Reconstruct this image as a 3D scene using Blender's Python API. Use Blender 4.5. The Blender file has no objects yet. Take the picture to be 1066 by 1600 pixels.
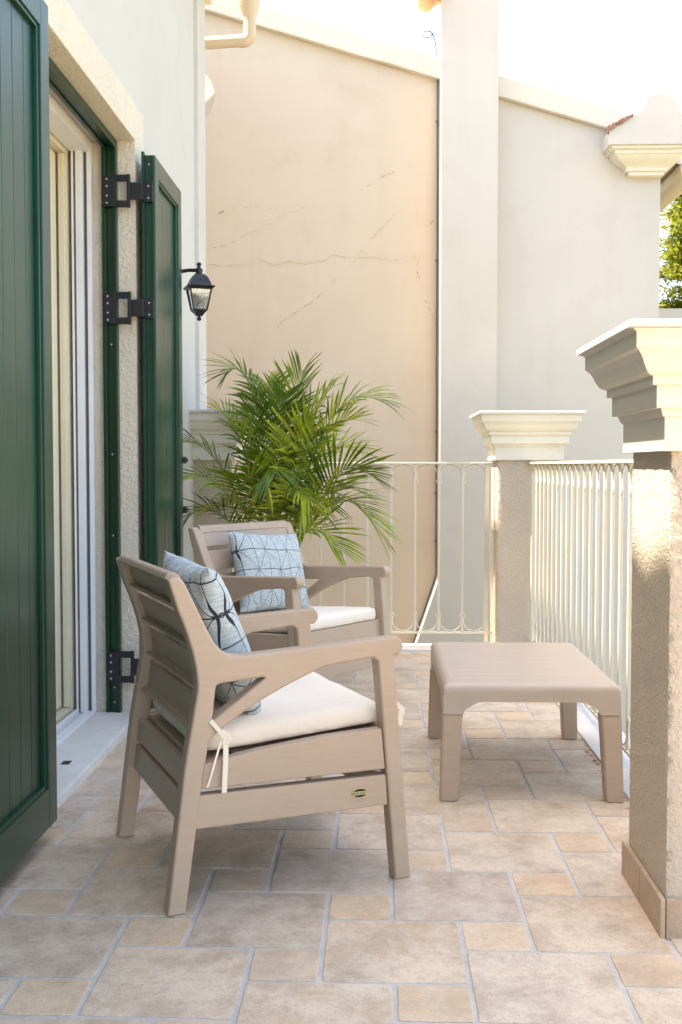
import bpy, bmesh, math, random
from mathutils import Vector, Matrix, noise
R = math.radians
S = bpy.context.scene
COL = S.collection
rng = random.Random(7)

# ------------------------------------------------------------------ camera
cam_d = bpy.data.cameras.new('camera')
cam = bpy.data.objects.new('camera', cam_d); COL.objects.link(cam)
cam.location = (0, 0, 1.1)
cam.rotation_euler = (R(90 - 2.4395), 0, R(1.9299))
cam_d.sensor_fit = 'VERTICAL'; cam_d.sensor_height = 36.0
cam_d.lens = 1690 / 1600 * 36.0
cam_d.clip_start = 0.05; cam_d.clip_end = 2000
S.camera = cam

# ------------------------------------------------------------------ sky, sun, exposure
SUN_DIR = Vector((-1.0, 0.035, 2.33)).normalized()      # towards the sun
w = bpy.data.worlds.new('World'); S.world = w; w.use_nodes = True
nt = w.node_tree; nt.nodes.clear()
wo = nt.nodes.new('ShaderNodeOutputWorld'); bg = nt.nodes.new('ShaderNodeBackground')
sk = nt.nodes.new('ShaderNodeTexSky'); sk.sky_type = 'NISHITA'; sk.sun_disc = False
sk.sun_elevation = math.asin(SUN_DIR.z); sk.sun_rotation = R(-88)
sk.air_density = 1.0; sk.dust_density = 2.5; sk.ozone_density = 1.0; sk.altitude = 0
bg.inputs['Strength'].default_value = 0.15
nt.links.new(sk.outputs[0], bg.inputs['Color']); nt.links.new(bg.outputs[0], wo.inputs['Surface'])
sd = bpy.data.lights.new('sun', 'SUN'); sd.energy = 5.0; sd.angle = R(0.9); sd.color = (1.0, 0.93, 0.82)
sun = bpy.data.objects.new('sun', sd); COL.objects.link(sun)
sun.rotation_euler = SUN_DIR.to_track_quat('Z', 'Y').to_euler()
vs = S.view_settings
vs.view_transform = 'Standard'; vs.look = 'None'; vs.gamma = 1.0; vs.exposure = 2.36
vs.use_curve_mapping = False
vs.use_white_balance = True; vs.white_balance_temperature = 7450; vs.white_balance_tint = 10

# ------------------------------------------------------------------ materials
def srgb(r, g, b):
    f = lambda c: ((c / 255 + .055) / 1.055) ** 2.4 if c > 10 else c / 255 / 12.92
    return (f(r), f(g), f(b), 1)

class N:
    """small node-graph helper"""
    def __init__(s, name):
        s.m = bpy.data.materials.new(name); s.m.use_nodes = True
        s.t = s.m.node_tree; s.p = s.t.nodes['Principled BSDF']
    def n(s, typ, **kw):
        x = s.t.nodes.new(typ)
        for k, v in kw.items(): setattr(x, k, v)
        return x
    def link(s, a, b): s.t.links.new(a, b)
    def coord(s, kind='Object'): return s.n('ShaderNodeTexCoord').outputs[kind]
    def noise(s, vec, scale, detail=4, rough=.55, dist=0):
        x = s.n('ShaderNodeTexNoise'); x.inputs['Scale'].default_value = scale
        x.inputs['Detail'].default_value = detail; x.inputs['Roughness'].default_value = rough
        x.inputs['Distortion'].default_value = dist
        s.link(vec, x.inputs['Vector']); return x.outputs['Fac']
    def ramp(s, fac, stops):
        x = s.n('ShaderNodeValToRGB'); e = x.color_ramp.elements
        while len(e) < len(stops): e.new(.5)
        for i, (p, c) in enumerate(stops): e[i].position = p; e[i].color = c if len(c) == 4 else (*c, 1)
        s.link(fac, x.inputs['Fac']); return x.outputs['Color']
    def math(s, op, a, b=None, c=None):
        x = s.n('ShaderNodeMath', operation=op)
        for i, v in enumerate((a, b, c)):
            if v is None: continue
            if isinstance(v, (int, float)): x.inputs[i].default_value = v
            else: s.link(v, x.inputs[i])
        return x.outputs[0]
    def mix(s, fac, a, b, mode='MIX'):
        x = s.n('ShaderNodeMix', data_type='RGBA', blend_type=mode)
        for i, v in ((0, fac), (6, a), (7, b)):
            if isinstance(v, (int, float)): x.inputs[i].default_value = v
            elif isinstance(v, tuple): x.inputs[i].default_value = v
            else: s.link(v, x.inputs[i])
        return x.outputs[2]
    def bump(s, h, strength, dist=.01, prev=None):
        x = s.n('ShaderNodeBump'); x.inputs['Strength'].default_value = strength
        x.inputs['Distance'].default_value = dist; s.link(h, x.inputs['Height'])
        if prev is not None: s.link(prev, x.inputs['Normal'])
        return x.outputs['Normal']
    def done(s, col=None, rough=None, normal=None, **kw):
        if col is not None:
            if isinstance(col, tuple): s.p.inputs['Base Color'].default_value = col
            else: s.link(col, s.p.inputs['Base Color'])
        if rough is not None:
            if isinstance(rough, (int, float)): s.p.inputs['Roughness'].default_value = rough
            else: s.link(rough, s.p.inputs['Roughness'])
        if normal is not None: s.link(normal, s.p.inputs['Normal'])
        for k, v in kw.items(): s.p.inputs[k.replace('_', ' ')].default_value = v
        return s.m

def plaster(name, c1, c2, c3=None, fine=220, bump=.25, dist=.004, coarse=None, cs=.6, stain=None):
    g = N(name); v = g.coord('Object')
    big = g.noise(v, cs, 5, .6, .6)
    col = g.ramp(big, [(.28, c1), (.72, c2)])
    if c3 is not None:
        f2 = g.noise(v, cs * 5, 6, .7, .3)
        m = g.ramp(f2, [(.52, (0, 0, 0)), (.75, (1, 1, 1))])
        mm = g.math('MULTIPLY', m, .55)
        col = g.mix(mm, col, c3)
    if stain is not None:                       # rain streaks running down
        mp = g.n('ShaderNodeMapping'); mp.inputs['Scale'].default_value = (7, 7, .35); g.link(v, mp.inputs['Vector'])
        st = g.noise(mp.outputs[0], 1.0, 5, .65)
        m = g.math('MULTIPLY', g.ramp(st, [(.5, (0, 0, 0)), (.8, (1, 1, 1))]), .2)
        col = g.mix(m, col, stain)
    h = g.noise(v, fine, 3, .6)
    nrm = g.bump(h, bump, dist)
    if coarse:
        h2 = g.noise(v, coarse[0], 3, .6, .4); nrm = g.bump(h2, coarse[1], coarse[2], nrm)
    return g.done(col, .9, nrm, Specular_IOR_Level=.15)

M = {}
M['house'] = plaster('house_render', srgb(197, 194, 187), srgb(206, 203, 196), srgb(190, 186, 177), bump=.12)
M['surround'] = plaster('surround_stucco', srgb(217, 207, 188), srgb(227, 218, 202), srgb(204, 191, 169), fine=200, bump=.5, dist=.005, coarse=(55, .7, .014))
M['peach'] = plaster('peach_render', srgb(198, 181, 161), srgb(205, 189, 171), srgb(191, 171, 149), bump=.12, cs=.5, stain=srgb(182, 160, 136))
M['neighbour_white'] = plaster('neighbour_white_render', srgb(194, 187, 177), srgb(203, 197, 188), srgb(187, 179, 167), bump=.12, stain=srgb(178, 172, 160))
M['coping'] = plaster('coping_render', srgb(209, 200, 186), srgb(215, 207, 194), srgb(198, 186, 166), bump=.3)
M['pillar'] = plaster('pillar_roughcast', srgb(204, 188, 169), srgb(214, 199, 181), srgb(192, 174, 154), fine=240, bump=.7, dist=.006, coarse=(95, .75, .012))
M['cap'] = plaster('cap_paint', srgb(220, 213, 198), srgb(228, 222, 209), srgb(204, 196, 180), fine=300, bump=.15)
M['marble'] = plaster('white_marble', srgb(206, 202, 195), srgb(220, 216, 209), srgb(186, 183, 177), fine=12, bump=.02, cs=4)
M['ground'] = plaster('gravel_ground', srgb(92, 94, 66), srgb(112, 108, 82), srgb(80, 88, 52), fine=40, bump=.4)

def tile_mat(name, cols, tint):
    """cols: dark, mid, light, warm, stain, speck"""
    g = N(name); co = g.coord('Object'); oi = g.n('ShaderNodeObjectInfo')
    off = g.n('ShaderNodeVectorMath', operation='MULTIPLY_ADD')
    comb = g.n('ShaderNodeCombineXYZ')
    for i in range(3): g.link(oi.outputs['Random'], comb.inputs[i])
    off.inputs[1].default_value = (37, 91, 53); g.link(comb.outputs[0], off.inputs[0]); g.link(co, off.inputs[2])
    v = off.outputs[0]
    a = g.noise(v, 7, 10, .74, .25)
    col = g.ramp(a, [(.30, cols[0]), (.45, cols[1]), (.56, cols[2]), (.70, cols[3])])
    st = g.noise(v, 5.2, 9, .72, .5)                      # brown stain drifting over part of a tile
    m = g.math('MULTIPLY', g.ramp(st, [(.50, (0, 0, 0)), (.68, (1, 1, 1))]), .62)
    col = g.mix(m, col, cols[4])
    b = g.noise(v, 42, 8, .78, .3)                         # fine pitting
    m = g.math('MULTIPLY', g.ramp(b, [(.50, (0, 0, 0)), (.66, (1, 1, 1))]), .42)
    col = g.mix(m, col, cols[0])
    sp = g.noise(v, 210, 2, .6)
    m2 = g.math('MULTIPLY', g.ramp(sp, [(.57, (0, 0, 0)), (.68, (1, 1, 1))]), .45)
    col = g.mix(m2, col, cols[5])
    col = g.mix(1.0, col, g.ramp(oi.outputs['Random'], tint), 'MULTIPLY')
    h1 = g.noise(v, 22, 8, .7, .4); h2 = g.noise(v, 190, 2)
    nrm = g.bump(h2, .2, .003, g.bump(h1, .24, .007))
    rg = g.n('ShaderNodeMapRange'); rg.inputs['To Min'].default_value = .30; rg.inputs['To Max'].default_value = .62
    g.link(b, rg.inputs['Value'])
    return g.done(col, rg.outputs[0], nrm, Specular_IOR_Level=.4)
M['tile_big'] = tile_mat('stone_tile_large', [srgb(166, 148, 129), srgb(200, 181, 160), srgb(216, 199, 178), srgb(219, 198, 171), srgb(186, 157, 128), srgb(142, 122, 102)],
                         [(0, (.90, .90, .92)), (.3, (1.0, 1.0, 1.0)), (.6, (.96, .94, .91)), (1, (1.07, 1.04, 1.0))])
M['tile_small'] = tile_mat('stone_tile_small', [srgb(180, 158, 135), srgb(203, 181, 156), srgb(216, 194, 168), srgb(212, 192, 168), srgb(202, 166, 130), srgb(152, 128, 106)],
                         [(0, (.92, .92, .93)), (.45, (.98, .98, .97)), (1, (1.04, 1.0, .94))])
M['skirt_tile'] = tile_mat('skirting_tile_stone', [srgb(168, 144, 122), srgb(186, 162, 138), srgb(196, 172, 148), srgb(190, 168, 144), srgb(172, 146, 122), srgb(140, 118, 96)],
                         [(0, (.9, .9, .9)), (1, (1.03, 1, .96))])
g = N('grout'); v = g.coord('Object'); a = g.noise(v, 9, 6, .7); b = g.noise(v, 140, 2)
M['grout'] = g.done(g.ramp(a, [(.3, srgb(176, 172, 166)), (.7, srgb(203, 199, 193))]), .9, g.bump(b, .4, .004))

def paint(name, c1, c2, rough, spec=.5, noise_scale=3, bump=.02, coat=0):
    g = N(name); v = g.coord('Object')
    a = g.noise(v, noise_scale, 5, .6)
    col = g.ramp(a, [(.3, c1), (.7, c2)])
    b = g.noise(v, noise_scale * 30, 3)
    r = g.n('ShaderNodeMapRange'); r.inputs['To Min'].default_value = rough - .05; r.inputs['To Max'].default_value = rough + .07
    g.link(a, r.inputs['Value'])
    return g.done(col, r.outputs[0], g.bump(b, bump, .002), Specular_IOR_Level=spec, Coat_Weight=coat, Coat_Roughness=.15)
M['green'] = paint('shutter_green', srgb(9, 54, 38), srgb(13, 63, 45), .33, .45, 3, .03, .15)
M['green_dark'] = paint('frame_green', srgb(6, 46, 28), srgb(9, 54, 34), .3, .5, 2)
M['black'] = paint('black_iron', srgb(22, 24, 30), srgb(32, 34, 40), .42)
M['screw'] = paint('screw_steel', srgb(170, 170, 165), srgb(190, 190, 186), .35)
M['white_pvc'] = paint('white_aluminium', srgb(226, 226, 228), srgb(234, 234, 236), .35)
M['cream_pvc'] = paint('cream_pvc', srgb(216, 206, 180), srgb(222, 213, 188), .35)
M['grey_brush'] = paint('grey_brush_seal', srgb(96, 94, 96), srgb(108, 106, 108), .8)
def resin(name, c1, c2, rough):
    g = N(name); v = g.coord('Object')
    a = g.noise(v, 5, 6, .65); b = g.noise(v, 420, 2, .5)
    mp = g.n('ShaderNodeMapping'); mp.inputs['Scale'].default_value = (9, 70, 120); g.link(v, mp.inputs['Vector'])
    gr = g.noise(mp.outputs[0], 1, 4, .6)
    col = g.ramp(g.math('ADD', g.math('MULTIPLY', a, .6), g.math('MULTIPLY', gr, .4)), [(.32, c1), (.68, c2)])
    r = g.n('ShaderNodeMapRange'); r.inputs['To Min'].default_value = rough - .08; r.inputs['To Max'].default_value = rough + .12; g.link(a, r.inputs['Value'])
    return g.done(col, r.outputs[0], g.bump(b, .10, .0015, g.bump(gr, .10, .002)), Specular_IOR_Level=.45)
M['resin'] = resin('taupe_resin', srgb(176, 152, 130), srgb(186, 163, 141), .42)
M['resin_top'] = resin('taupe_resin_table', srgb(182, 163, 146), srgb(190, 172, 155), .30)
M['iron_white'] = paint('cream_iron_paint', srgb(206, 199, 181), srgb(214, 208, 191), .45, .4, 5, .05)
M['pipe'] = paint('cream_pipe', srgb(200, 182, 156), srgb(208, 190, 166), .45)
M['dish'] = paint('dish_white', srgb(228, 222, 210), srgb(232, 226, 214), .5)
M['cable'] = paint('grey_cable', srgb(92, 82, 72), srgb(110, 98, 86), .6)
M['wire'] = paint('wire_grey', srgb(96, 98, 104), srgb(106, 108, 114), .4)
M['terracotta'] = plaster('terracotta', srgb(172, 142, 112), srgb(188, 160, 128), srgb(132, 106, 86), bump=.3, cs=4)
M['rust'] = plaster('weathered_stone', srgb(120, 88, 76), srgb(160, 124, 104), srgb(84, 64, 60), bump=.5, cs=20)
M['crack'] = plaster('crack_dirt', srgb(176, 151, 124), srgb(184, 161, 136), bump=.1)
M['crack_dark'] = plaster('crack_dirt_dark', srgb(150, 118, 90), srgb(162, 130, 102), bump=.1)
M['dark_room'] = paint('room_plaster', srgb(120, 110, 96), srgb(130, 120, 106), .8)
M['wood'] = paint('wood_floor', srgb(140, 98, 62), srgb(160, 114, 74), .5)
M['gold'] = paint('badge_gold', srgb(196, 180, 120), srgb(206, 190, 130), .35)
M['bark'] = plaster('bark', srgb(74, 58, 44), srgb(96, 78, 60), fine=60, bump=.6, cs=6)
M['litter'] = plaster('dry_leaf', srgb(170, 120, 60), srgb(196, 150, 84), bump=.1, cs=30)
M['soil'] = plaster('potting_soil', srgb(50, 38, 30), srgb(66, 50, 40), bump=.6, cs=20)
M['pot'] = paint('pot_plastic', srgb(120, 96, 80), srgb(130, 106, 88), .5)

g = N('glass_pane'); M['glass'] = g.done((.9, .93, .92, 1), .02, None, Transmission_Weight=1.0, IOR=1.45)
g = N('bulb_glass'); M['bulb'] = g.done(srgb(236, 236, 230), .25, None, Transmission_Weight=.3)

g = N('cushion_cotton'); v = g.coord('Object'); a = g.noise(v, 5, 4); b = g.noise(v, 16, 4, .6, .8); c = g.noise(v, 600, 2)
M['cushion'] = g.done(g.ramp(a, [(.3, srgb(234, 218, 198)), (.7, srgb(240, 226, 208))]), .9, g.bump(c, .15, .002, g.bump(b, .3, .01)), Sheen_Weight=.2)

# pale blue pillow cover with a drawn star grid
g = N('pillow_print'); v = g.coord('Object')
dn = g.n('ShaderNodeTexNoise'); dn.inputs['Scale'].default_value = 4; g.link(v, dn.inputs['Vector'])
vm = g.n('ShaderNodeVectorMath', operation='MULTIPLY_ADD'); vm.inputs[1].default_value = (.045, .040, 0)
sb = g.n('ShaderNodeVectorMath', operation='SUBTRACT'); sb.inputs[1].default_value = (.5, .5, .5)
g.link(dn.outputs['Color'], sb.inputs[0]); g.link(sb.outputs[0], vm.inputs[0]); g.link(v, vm.inputs[2])
sx = g.n('ShaderNodeSeparateXYZ'); g.link(vm.outputs[0], sx.inputs[0])
px, py = sx.outputs[0], sx.outputs[1]
def line(expr, period, wd, phase=0.0):
    f = g.math('ADD', expr, phase + period * 50)
    f = g.math('FRACT', g.math('DIVIDE', f, period))
    f = g.math('MULTIPLY', g.math('ABSOLUTE', g.math('SUBTRACT', f, .5)), period)     # distance to the line
    return g.math('LESS_THAN', f, wd)
cw, ch = .064, .090
sxp = g.math('DIVIDE', px, cw); syp = g.math('DIVIDE', py, ch)
d1 = g.math('MULTIPLY', g.math('ADD', sxp, syp), .054); d2 = g.math('MULTIPLY', g.math('SUBTRACT', sxp, syp), .054)
L = line(py, ch, .0021, ch / 2)
seg = g.noise(g.coord('Object'), 3.3, 1)
L = g.math('MAXIMUM', L, line(px, cw, .0014, cw / 2))
L = g.math('MAXIMUM', L, line(d1, .108, .0012, .054)); L = g.math('MAXIMUM', L, line(d2, .108, .0012, .054))
mp = g.n('ShaderNodeMapping'); mp.inputs['Scale'].default_value = (40, 420, 40); g.link(v, mp.inputs['Vector'])
thr = g.noise(mp.outputs[0], 1, 3)
basec = g.ramp(thr, [(.3, srgb(146, 158, 162)), (.52, srgb(182, 191, 191)), (.72, srgb(208, 210, 204))])
fade = g.ramp(seg, [(.3, (.55, .55, .55)), (.55, (1, 1, 1))])
colr = g.mix(g.math('MULTIPLY', L, fade), basec, srgb(34, 40, 52))
b = g.noise(v, 9, 4, .6, 1.0)
M['pillow'] = g.done(colr, .92, g.bump(thr, .35, .003, g.bump(b, .5, .02)), Sheen_Weight=.15)

def leaf_mat(name, stops, trans=.28, rough=.38):
    g = N(name); oi = g.n('ShaderNodeObjectInfo'); v = g.coord('Object')
    a = g.noise(v, 7, 4); f = g.math('ADD', g.math('MULTIPLY', a, .75), g.math('MULTIPLY', oi.outputs['Random'], .3))
    col = g.ramp(f, stops)
    g.done(col, rough, None, Specular_IOR_Level=.45)
    tr = g.n('ShaderNodeBsdfTranslucent'); g.link(g.mix(.5, col, (.35, .42, .03, 1)), tr.inputs['Color'])
    mx = g.n('ShaderNodeMixShader'); mx.inputs[0].default_value = trans
    out = g.t.nodes['Material Output']
    g.link(g.p.outputs[0], mx.inputs[1]); g.link(tr.outputs[0], mx.inputs[2]); g.link(mx.outputs[0], out.inputs['Surface'])
    return g.m
M['palm'] = leaf_mat('palm_leaf', [(.26, srgb(30, 58, 16)), (.46, srgb(90, 120, 28)), (.66, srgb(176, 186, 60))])  # random leaf tones; lowest stop darkened to paint shade inside the crown
M['palm_yellow'] = leaf_mat('palm_leaf_yellow', [(.25, srgb(160, 170, 40)), (.6, srgb(196, 190, 54)), (.8, srgb(180, 160, 60))])
M['rachis'] = leaf_mat('palm_stem', [(.3, srgb(124, 140, 50)), (.7, srgb(160, 160, 70))], .1)
M['conifer'] = leaf_mat('conifer_needles', [(.25, srgb(46, 64, 24)), (.5, srgb(88, 98, 36)), (.75, srgb(138, 132, 50))], .25, .6)

# ------------------------------------------------------------------ mesh helpers
class B:
    def __init__(s): s.bm = bmesh.new()
    def box(s, x0, x1, y0, y1, z0, z1, bev=0, seg=2, mtx=None):
        t = bmesh.new(); r = bmesh.ops.create_cube(t, size=1)
        for q in t.verts:
            q.co = Vector(((x0 + x1) / 2 + q.co.x * (x1 - x0), (y0 + y1) / 2 + q.co.y * (y1 - y0), (z0 + z1) / 2 + q.co.z * (z1 - z0)))
        if bev: bmesh.ops.bevel(t, geom=t.edges[:], offset=bev, segments=seg, profile=.5, affect='EDGES')
        return s.merge(t, mtx)
    def merge(s, t, mtx=None):
        if mtx is not None: bmesh.ops.transform(t, matrix=mtx, verts=t.verts)
        me = bpy.data.meshes.new('tmp'); t.to_mesh(me); t.free(); s.bm.from_mesh(me); bpy.data.meshes.remove(me); return s
    def prism(s, pts, a, b, axis='Y', bev=0, seg=2, mtx=None):
        """polygon in the plane across axis, extruded from a to b.  axis Y: (x,z)  X: (y,z)  Z: (x,y)"""
        t = bmesh.new()
        def P(p, k): return {'Y': (p[0], k, p[1]), 'X': (k, p[0], p[1]), 'Z': (p[0], p[1], k)}[axis]
        va = [t.verts.new(P(p, a)) for p in pts]; vb = [t.verts.new(P(p, b)) for p in pts]
        t.faces.new(va); t.faces.new(vb[::-1]); n = len(pts)
        for i in range(n): t.faces.new((va[i], vb[i], vb[(i + 1) % n], va[(i + 1) % n]))
        bmesh.ops.recalc_face_normals(t, faces=t.faces)
        if bev: bmesh.ops.bevel(t, geom=t.edges[:], offset=bev, segments=seg, profile=.5, affect='EDGES')
        return s.merge(t, mtx)
    def tube(s, pts, r, n=8, cap=True, closed=False):
        pts = [Vector(p) for p in pts]; rings = []; m = len(pts)
        rr = r if isinstance(r, (list, tuple)) else [r] * m
        up = Vector((0, 0, 1)); prev = None
        for i, p in enumerate(pts):
            if closed: d = pts[(i + 1) % m] - pts[i - 1]
            else: d = pts[min(i + 1, m - 1)] - pts[max(i - 1, 0)]
            d.normalize()
            if prev is None:
                a = d.cross(up) if abs(d.z) < .95 else d.cross(Vector((1, 0, 0)))
            else: a = prev - d * prev.dot(d)
            a.normalize(); prev = a; b = d.cross(a)
            rings.append([s.bm.verts.new(p + (a * math.cos(k * 2 * math.pi / n) + b * math.sin(k * 2 * math.pi / n)) * rr[i]) for k in range(n)])
        for i in range(m if closed else m - 1):
            A, C2 = rings[i], rings[(i + 1) % m]
            for k in range(n): s.bm.faces.new((A[k], A[(k + 1) % n], C2[(k + 1) % n], C2[k]))
        if cap and not closed:
            s.bm.faces.new(rings[0][::-1]); s.bm.faces.new(rings[-1])
        return s
    def rings(s, x0, x1, y0, y1, prof, capped=True):
        """loft of rectangles: prof is a list of (offset, z) bottom to top"""
        rs = []
        for o, z in prof:
            rs.append([s.bm.verts.new(p) for p in ((x0 - o, y0 - o, z), (x1 + o, y0 - o, z), (x1 + o, y1 + o, z), (x0 - o, y1 + o, z))])
        for a, b in zip(rs, rs[1:]):
            for k in range(4): s.bm.faces.new((a[k], a[(k + 1) % 4], b[(k + 1) % 4], b[k]))
        if capped: s.bm.faces.new(rs[0][::-1]); s.bm.faces.new(rs[-1])
        return s
    def lathe(s, prof, n=16, c=(0, 0)):
        rs = [[s.bm.verts.new((c[0] + r * math.cos(k * 2 * math.pi / n), c[1] + r * math.sin(k * 2 * math.pi / n), z)) for k in range(n)] for r, z in prof]
        for a, b in zip(rs, rs[1:]):
            for k in range(n): s.bm.faces.new((a[k], a[(k + 1) % n], b[(k + 1) % n], b[k]))
        s.bm.faces.new(rs[0][::-1]); s.bm.faces.new(rs[-1]); return s
    def mesh(s, name, smooth=35):
        bmesh.ops.recalc_face_normals(s.bm, faces=s.bm.faces)
        me = bpy.data.meshes.new(name); s.bm.to_mesh(me); s.bm.free()
        finish(me, smooth); return me
    def obj(s, name, mat, parent=None, smooth=35, **tags): return link(name, s.mesh(name, smooth), mat, parent, **tags)

def finish(me, smooth=35):
    if smooth:
        me.polygons.foreach_set('use_smooth', [True] * len(me.polygons))
        if smooth <= 45 and len(me.polygons) < 5000: weighted_normals(me, math.cos(R(smooth + 8)))
        else: me.set_sharp_from_angle(angle=R(smooth))
    me.update()
def weighted_normals(me, lim):
    """large faces keep their own flat normal, small bevel faces blend"""
    me.update()
    vf = [[] for _ in me.vertices]
    fn = [p.normal.copy() for p in me.polygons]; fa = [p.area for p in me.polygons]
    for p in me.polygons:
        for v_ in p.vertices: vf[v_].append(p.index)
    out = [None] * len(me.loops)
    for p in me.polygons:
        n0 = fn[p.index]
        for li in p.loop_indices:
            acc = Vector((0, 0, 0))
            for q in vf[me.loops[li].vertex_index]:
                if fn[q].dot(n0) > lim: acc += fn[q] * fa[q]
            out[li] = tuple(acc.normalized()) if acc.length > 1e-12 else tuple(n0)
    me.normals_split_custom_set(out)
def link(name, me, mat, parent=None, **tags):
    o = bpy.data.objects.new(name, me); COL.objects.link(o)
    if mat is not None and not me.materials: me.materials.append(M[mat] if isinstance(mat, str) else mat)
    if parent is not None: o.parent = parent
    return tag(o, **tags)
def tag(o, label=None, cat=None, group=None, kind=None):
    for k, v in (('label', label), ('category', cat), ('group', group), ('kind', kind)):
        if v: o[k] = v
    return o
def empty(name, loc=(0, 0, 0), rz=0, **tags):
    o = bpy.data.objects.new(name, None); COL.objects.link(o); o.empty_display_size = .1
    o.location = loc; o.rotation_euler = (0, 0, rz); return tag(o, **tags)
def copy_tree(o, parent=None):
    c = o.copy(); COL.objects.link(c)
    if parent is not None: c.parent = parent
    for ch in list(o.children): copy_tree(ch, c)
    return c

def bez(p0, p1, p2, n):
    return [tuple((1 - t) ** 2 * a + 2 * t * (1 - t) * b + t * t * c for a, b, c in zip(p0, p1, p2)) for t in [i / n for i in range(n + 1)]]
def roundpoly(pts, n=5):
    """pts: (u, v, r) -> polygon with rounded corners"""
    out = []; m = len(pts)
    for i in range(m):
        p = Vector(pts[i][:2]); r = pts[i][2] if len(pts[i]) > 2 else 0
        if not r: out.append(tuple(p)); continue
        a = Vector(pts[i - 1][:2]) - p; b = Vector(pts[(i + 1) % m][:2]) - p
        ra = min(r, a.length * .48); rb = min(r, b.length * .48)
        out += bez(tuple(p + a.normalized() * ra), tuple(p), tuple(p + b.normalized() * rb), n)
    return out
def curve_mesh(name, loops, half, bev):
    """2D outline with holes, thickened and bevelled -> mesh in (x, y) with z thickness"""
    cu = bpy.data.curves.new(name, 'CURVE'); cu.dimensions = '2D'; cu.fill_mode = 'BOTH'
    cu.extrude = half - bev; cu.bevel_depth = bev; cu.bevel_resolution = 2; cu.offset = -bev
    for lp in loops:
        sp = cu.splines.new('POLY'); sp.points.add(len(lp) - 1); sp.use_cyclic_u = True
        for q, p in zip(sp.points, lp): q.co = (p[0], p[1], 0, 1)
    o = bpy.data.objects.new(name, cu); COL.objects.link(o)
    me = bpy.data.meshes.new_from_object(o.evaluated_get(bpy.context.evaluated_depsgraph_get()))
    bpy.data.objects.remove(o); bpy.data.curves.remove(cu)
    bm = bmesh.new(); bm.from_mesh(me); bmesh.ops.remove_doubles(bm, verts=bm.verts, dist=1e-5)
    bmesh.ops.recalc_face_normals(bm, faces=bm.faces); bm.to_mesh(me); bm.free()
    return me

# ================================================================== SETTING
B().prism([(-300, -300), (300, -300), (300, 400), (-300, 400)], -3.6, -3.4, 'Z').obj('ground', 'ground', kind='structure', smooth=0)

# ---- terrace floor: grout slab + tiles laid in a two-size pinwheel
FX0, FX1, FY0, FY1 = -1.06, 0.99, .302, 6.575
floor = B().box(FX0, FX1 + .02, FY0, FY1, -.30, -.0035).obj('terrace_floor', 'grout', kind='structure', smooth=0)
def tile_mesh(name, size, seed):
    r = random.Random(seed); gap = .0048; h = size / 2 - gap; n = 9 if size > .2 else 6
    pts = []
    for e in range(4):
        for i in range(n):
            t = -1 + 2 * i / n
            wob = .0016 * noise.noise(Vector((seed * 3.1 + e * 7, t * 3.2, size * 9))) + r.uniform(-.0004, .0004)
            if i == 0: p = (t * h + .0022, -h + .0022)
            else: p = (t * h, -h + wob + .0008)
            a = e * math.pi / 2
            pts.append((p[0] * math.cos(a) - p[1] * math.sin(a), p[0] * math.sin(a) + p[1] * math.cos(a)))
    bm = bmesh.new(); N_ = len(pts)
    rb = [bm.verts.new((x, y, -.02)) for x, y in pts]
    rm = [bm.verts.new((x, y, -.0018)) for x, y in pts]
    k = 1 - .0028 / h
    rt = [bm.verts.new((x * k, y * k, .0002 * r.uniform(-1, 1))) for x, y in pts]
    for A, C2 in ((rb, rm), (rm, rt)):
        for i in range(N_): bm.faces.new((A[i], A[(i + 1) % N_], C2[(i + 1) % N_], C2[i]))
    bm.faces.new(rt)
    bmesh.ops.recalc_face_normals(bm, faces=bm.faces)
    me = bpy.data.meshes.new(name); bm.to_mesh(me); bm.free(); finish(me, 40); return me
s = .16053; ox, oy = .198, 2.582
big = [tile_mesh('tile', 2 * s, 10 + i) for i in range(8)]
small = [tile_mesh('tile', s, 40 + i) for i in range(8)]
for me in big: me.materials.append(M['tile_big'])
for me in small: me.materials.append(M['tile_small'])
rt = random.Random(3)
def put_tile(cx, cy, sz, meshes):
    x0, x1, y0, y1 = cx - sz / 2, cx + sz / 2, cy - sz / 2, cy + sz / 2
    if x1 < FX0 + .03 or x0 > .93 or y1 < .35 or y0 > 6.36: return
    if y0 < 2.4 and x0 > .95: return
    o = bpy.data.objects.new('tile', meshes[rt.randrange(len(meshes))]); COL.objects.link(o)
    o.parent = floor; o.location = (cx, cy, rt.uniform(-.0006, .0004))
    o.rotation_euler = (rt.uniform(-.0015, .0015), rt.uniform(-.0015, .0015), rt.randrange(4) * math.pi / 2 + rt.uniform(-.004, .004))
    if x1 > 1.0:                                           # cut at the terrace edge
        o.rotation_euler = (0, 0, 0); o.scale.x = (1.0 - x0) / sz; o.location.x = (x0 + 1.0) / 2
for a in range(-40, 41):
    for b in range(-40, 41):
        x = ox + (a + 2 * b) * s; y = oy + (2 * a - b) * s
        put_tile(x + s / 2, y - s / 2, s, small)
        put_tile(x + 2 * s, y, 2 * s, big)
# unseen paving, added and widened to the right to bounce sunlight in
B().box(-1.058, 5.0, -6, .30, -.30, -.001, .003).obj('bounce_paving', 'tile_big', floor)
B().box(1.012, 5.0, .302, 2.88, -.30, -.001, .003).obj('bounce_paving', 'tile_big', floor)
# marble border strips under the railings
for nm, bx in (('marble_border', (.828, 1.01, 2.86, 6.42)), ('marble_border', (-.90, 1.01, 6.385, 6.60))):
    B().box(bx[0], bx[1], bx[2], bx[3], -.05, .009 if bx[0] > 0 else .0115, .003).obj(nm, 'marble', floor)

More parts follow.
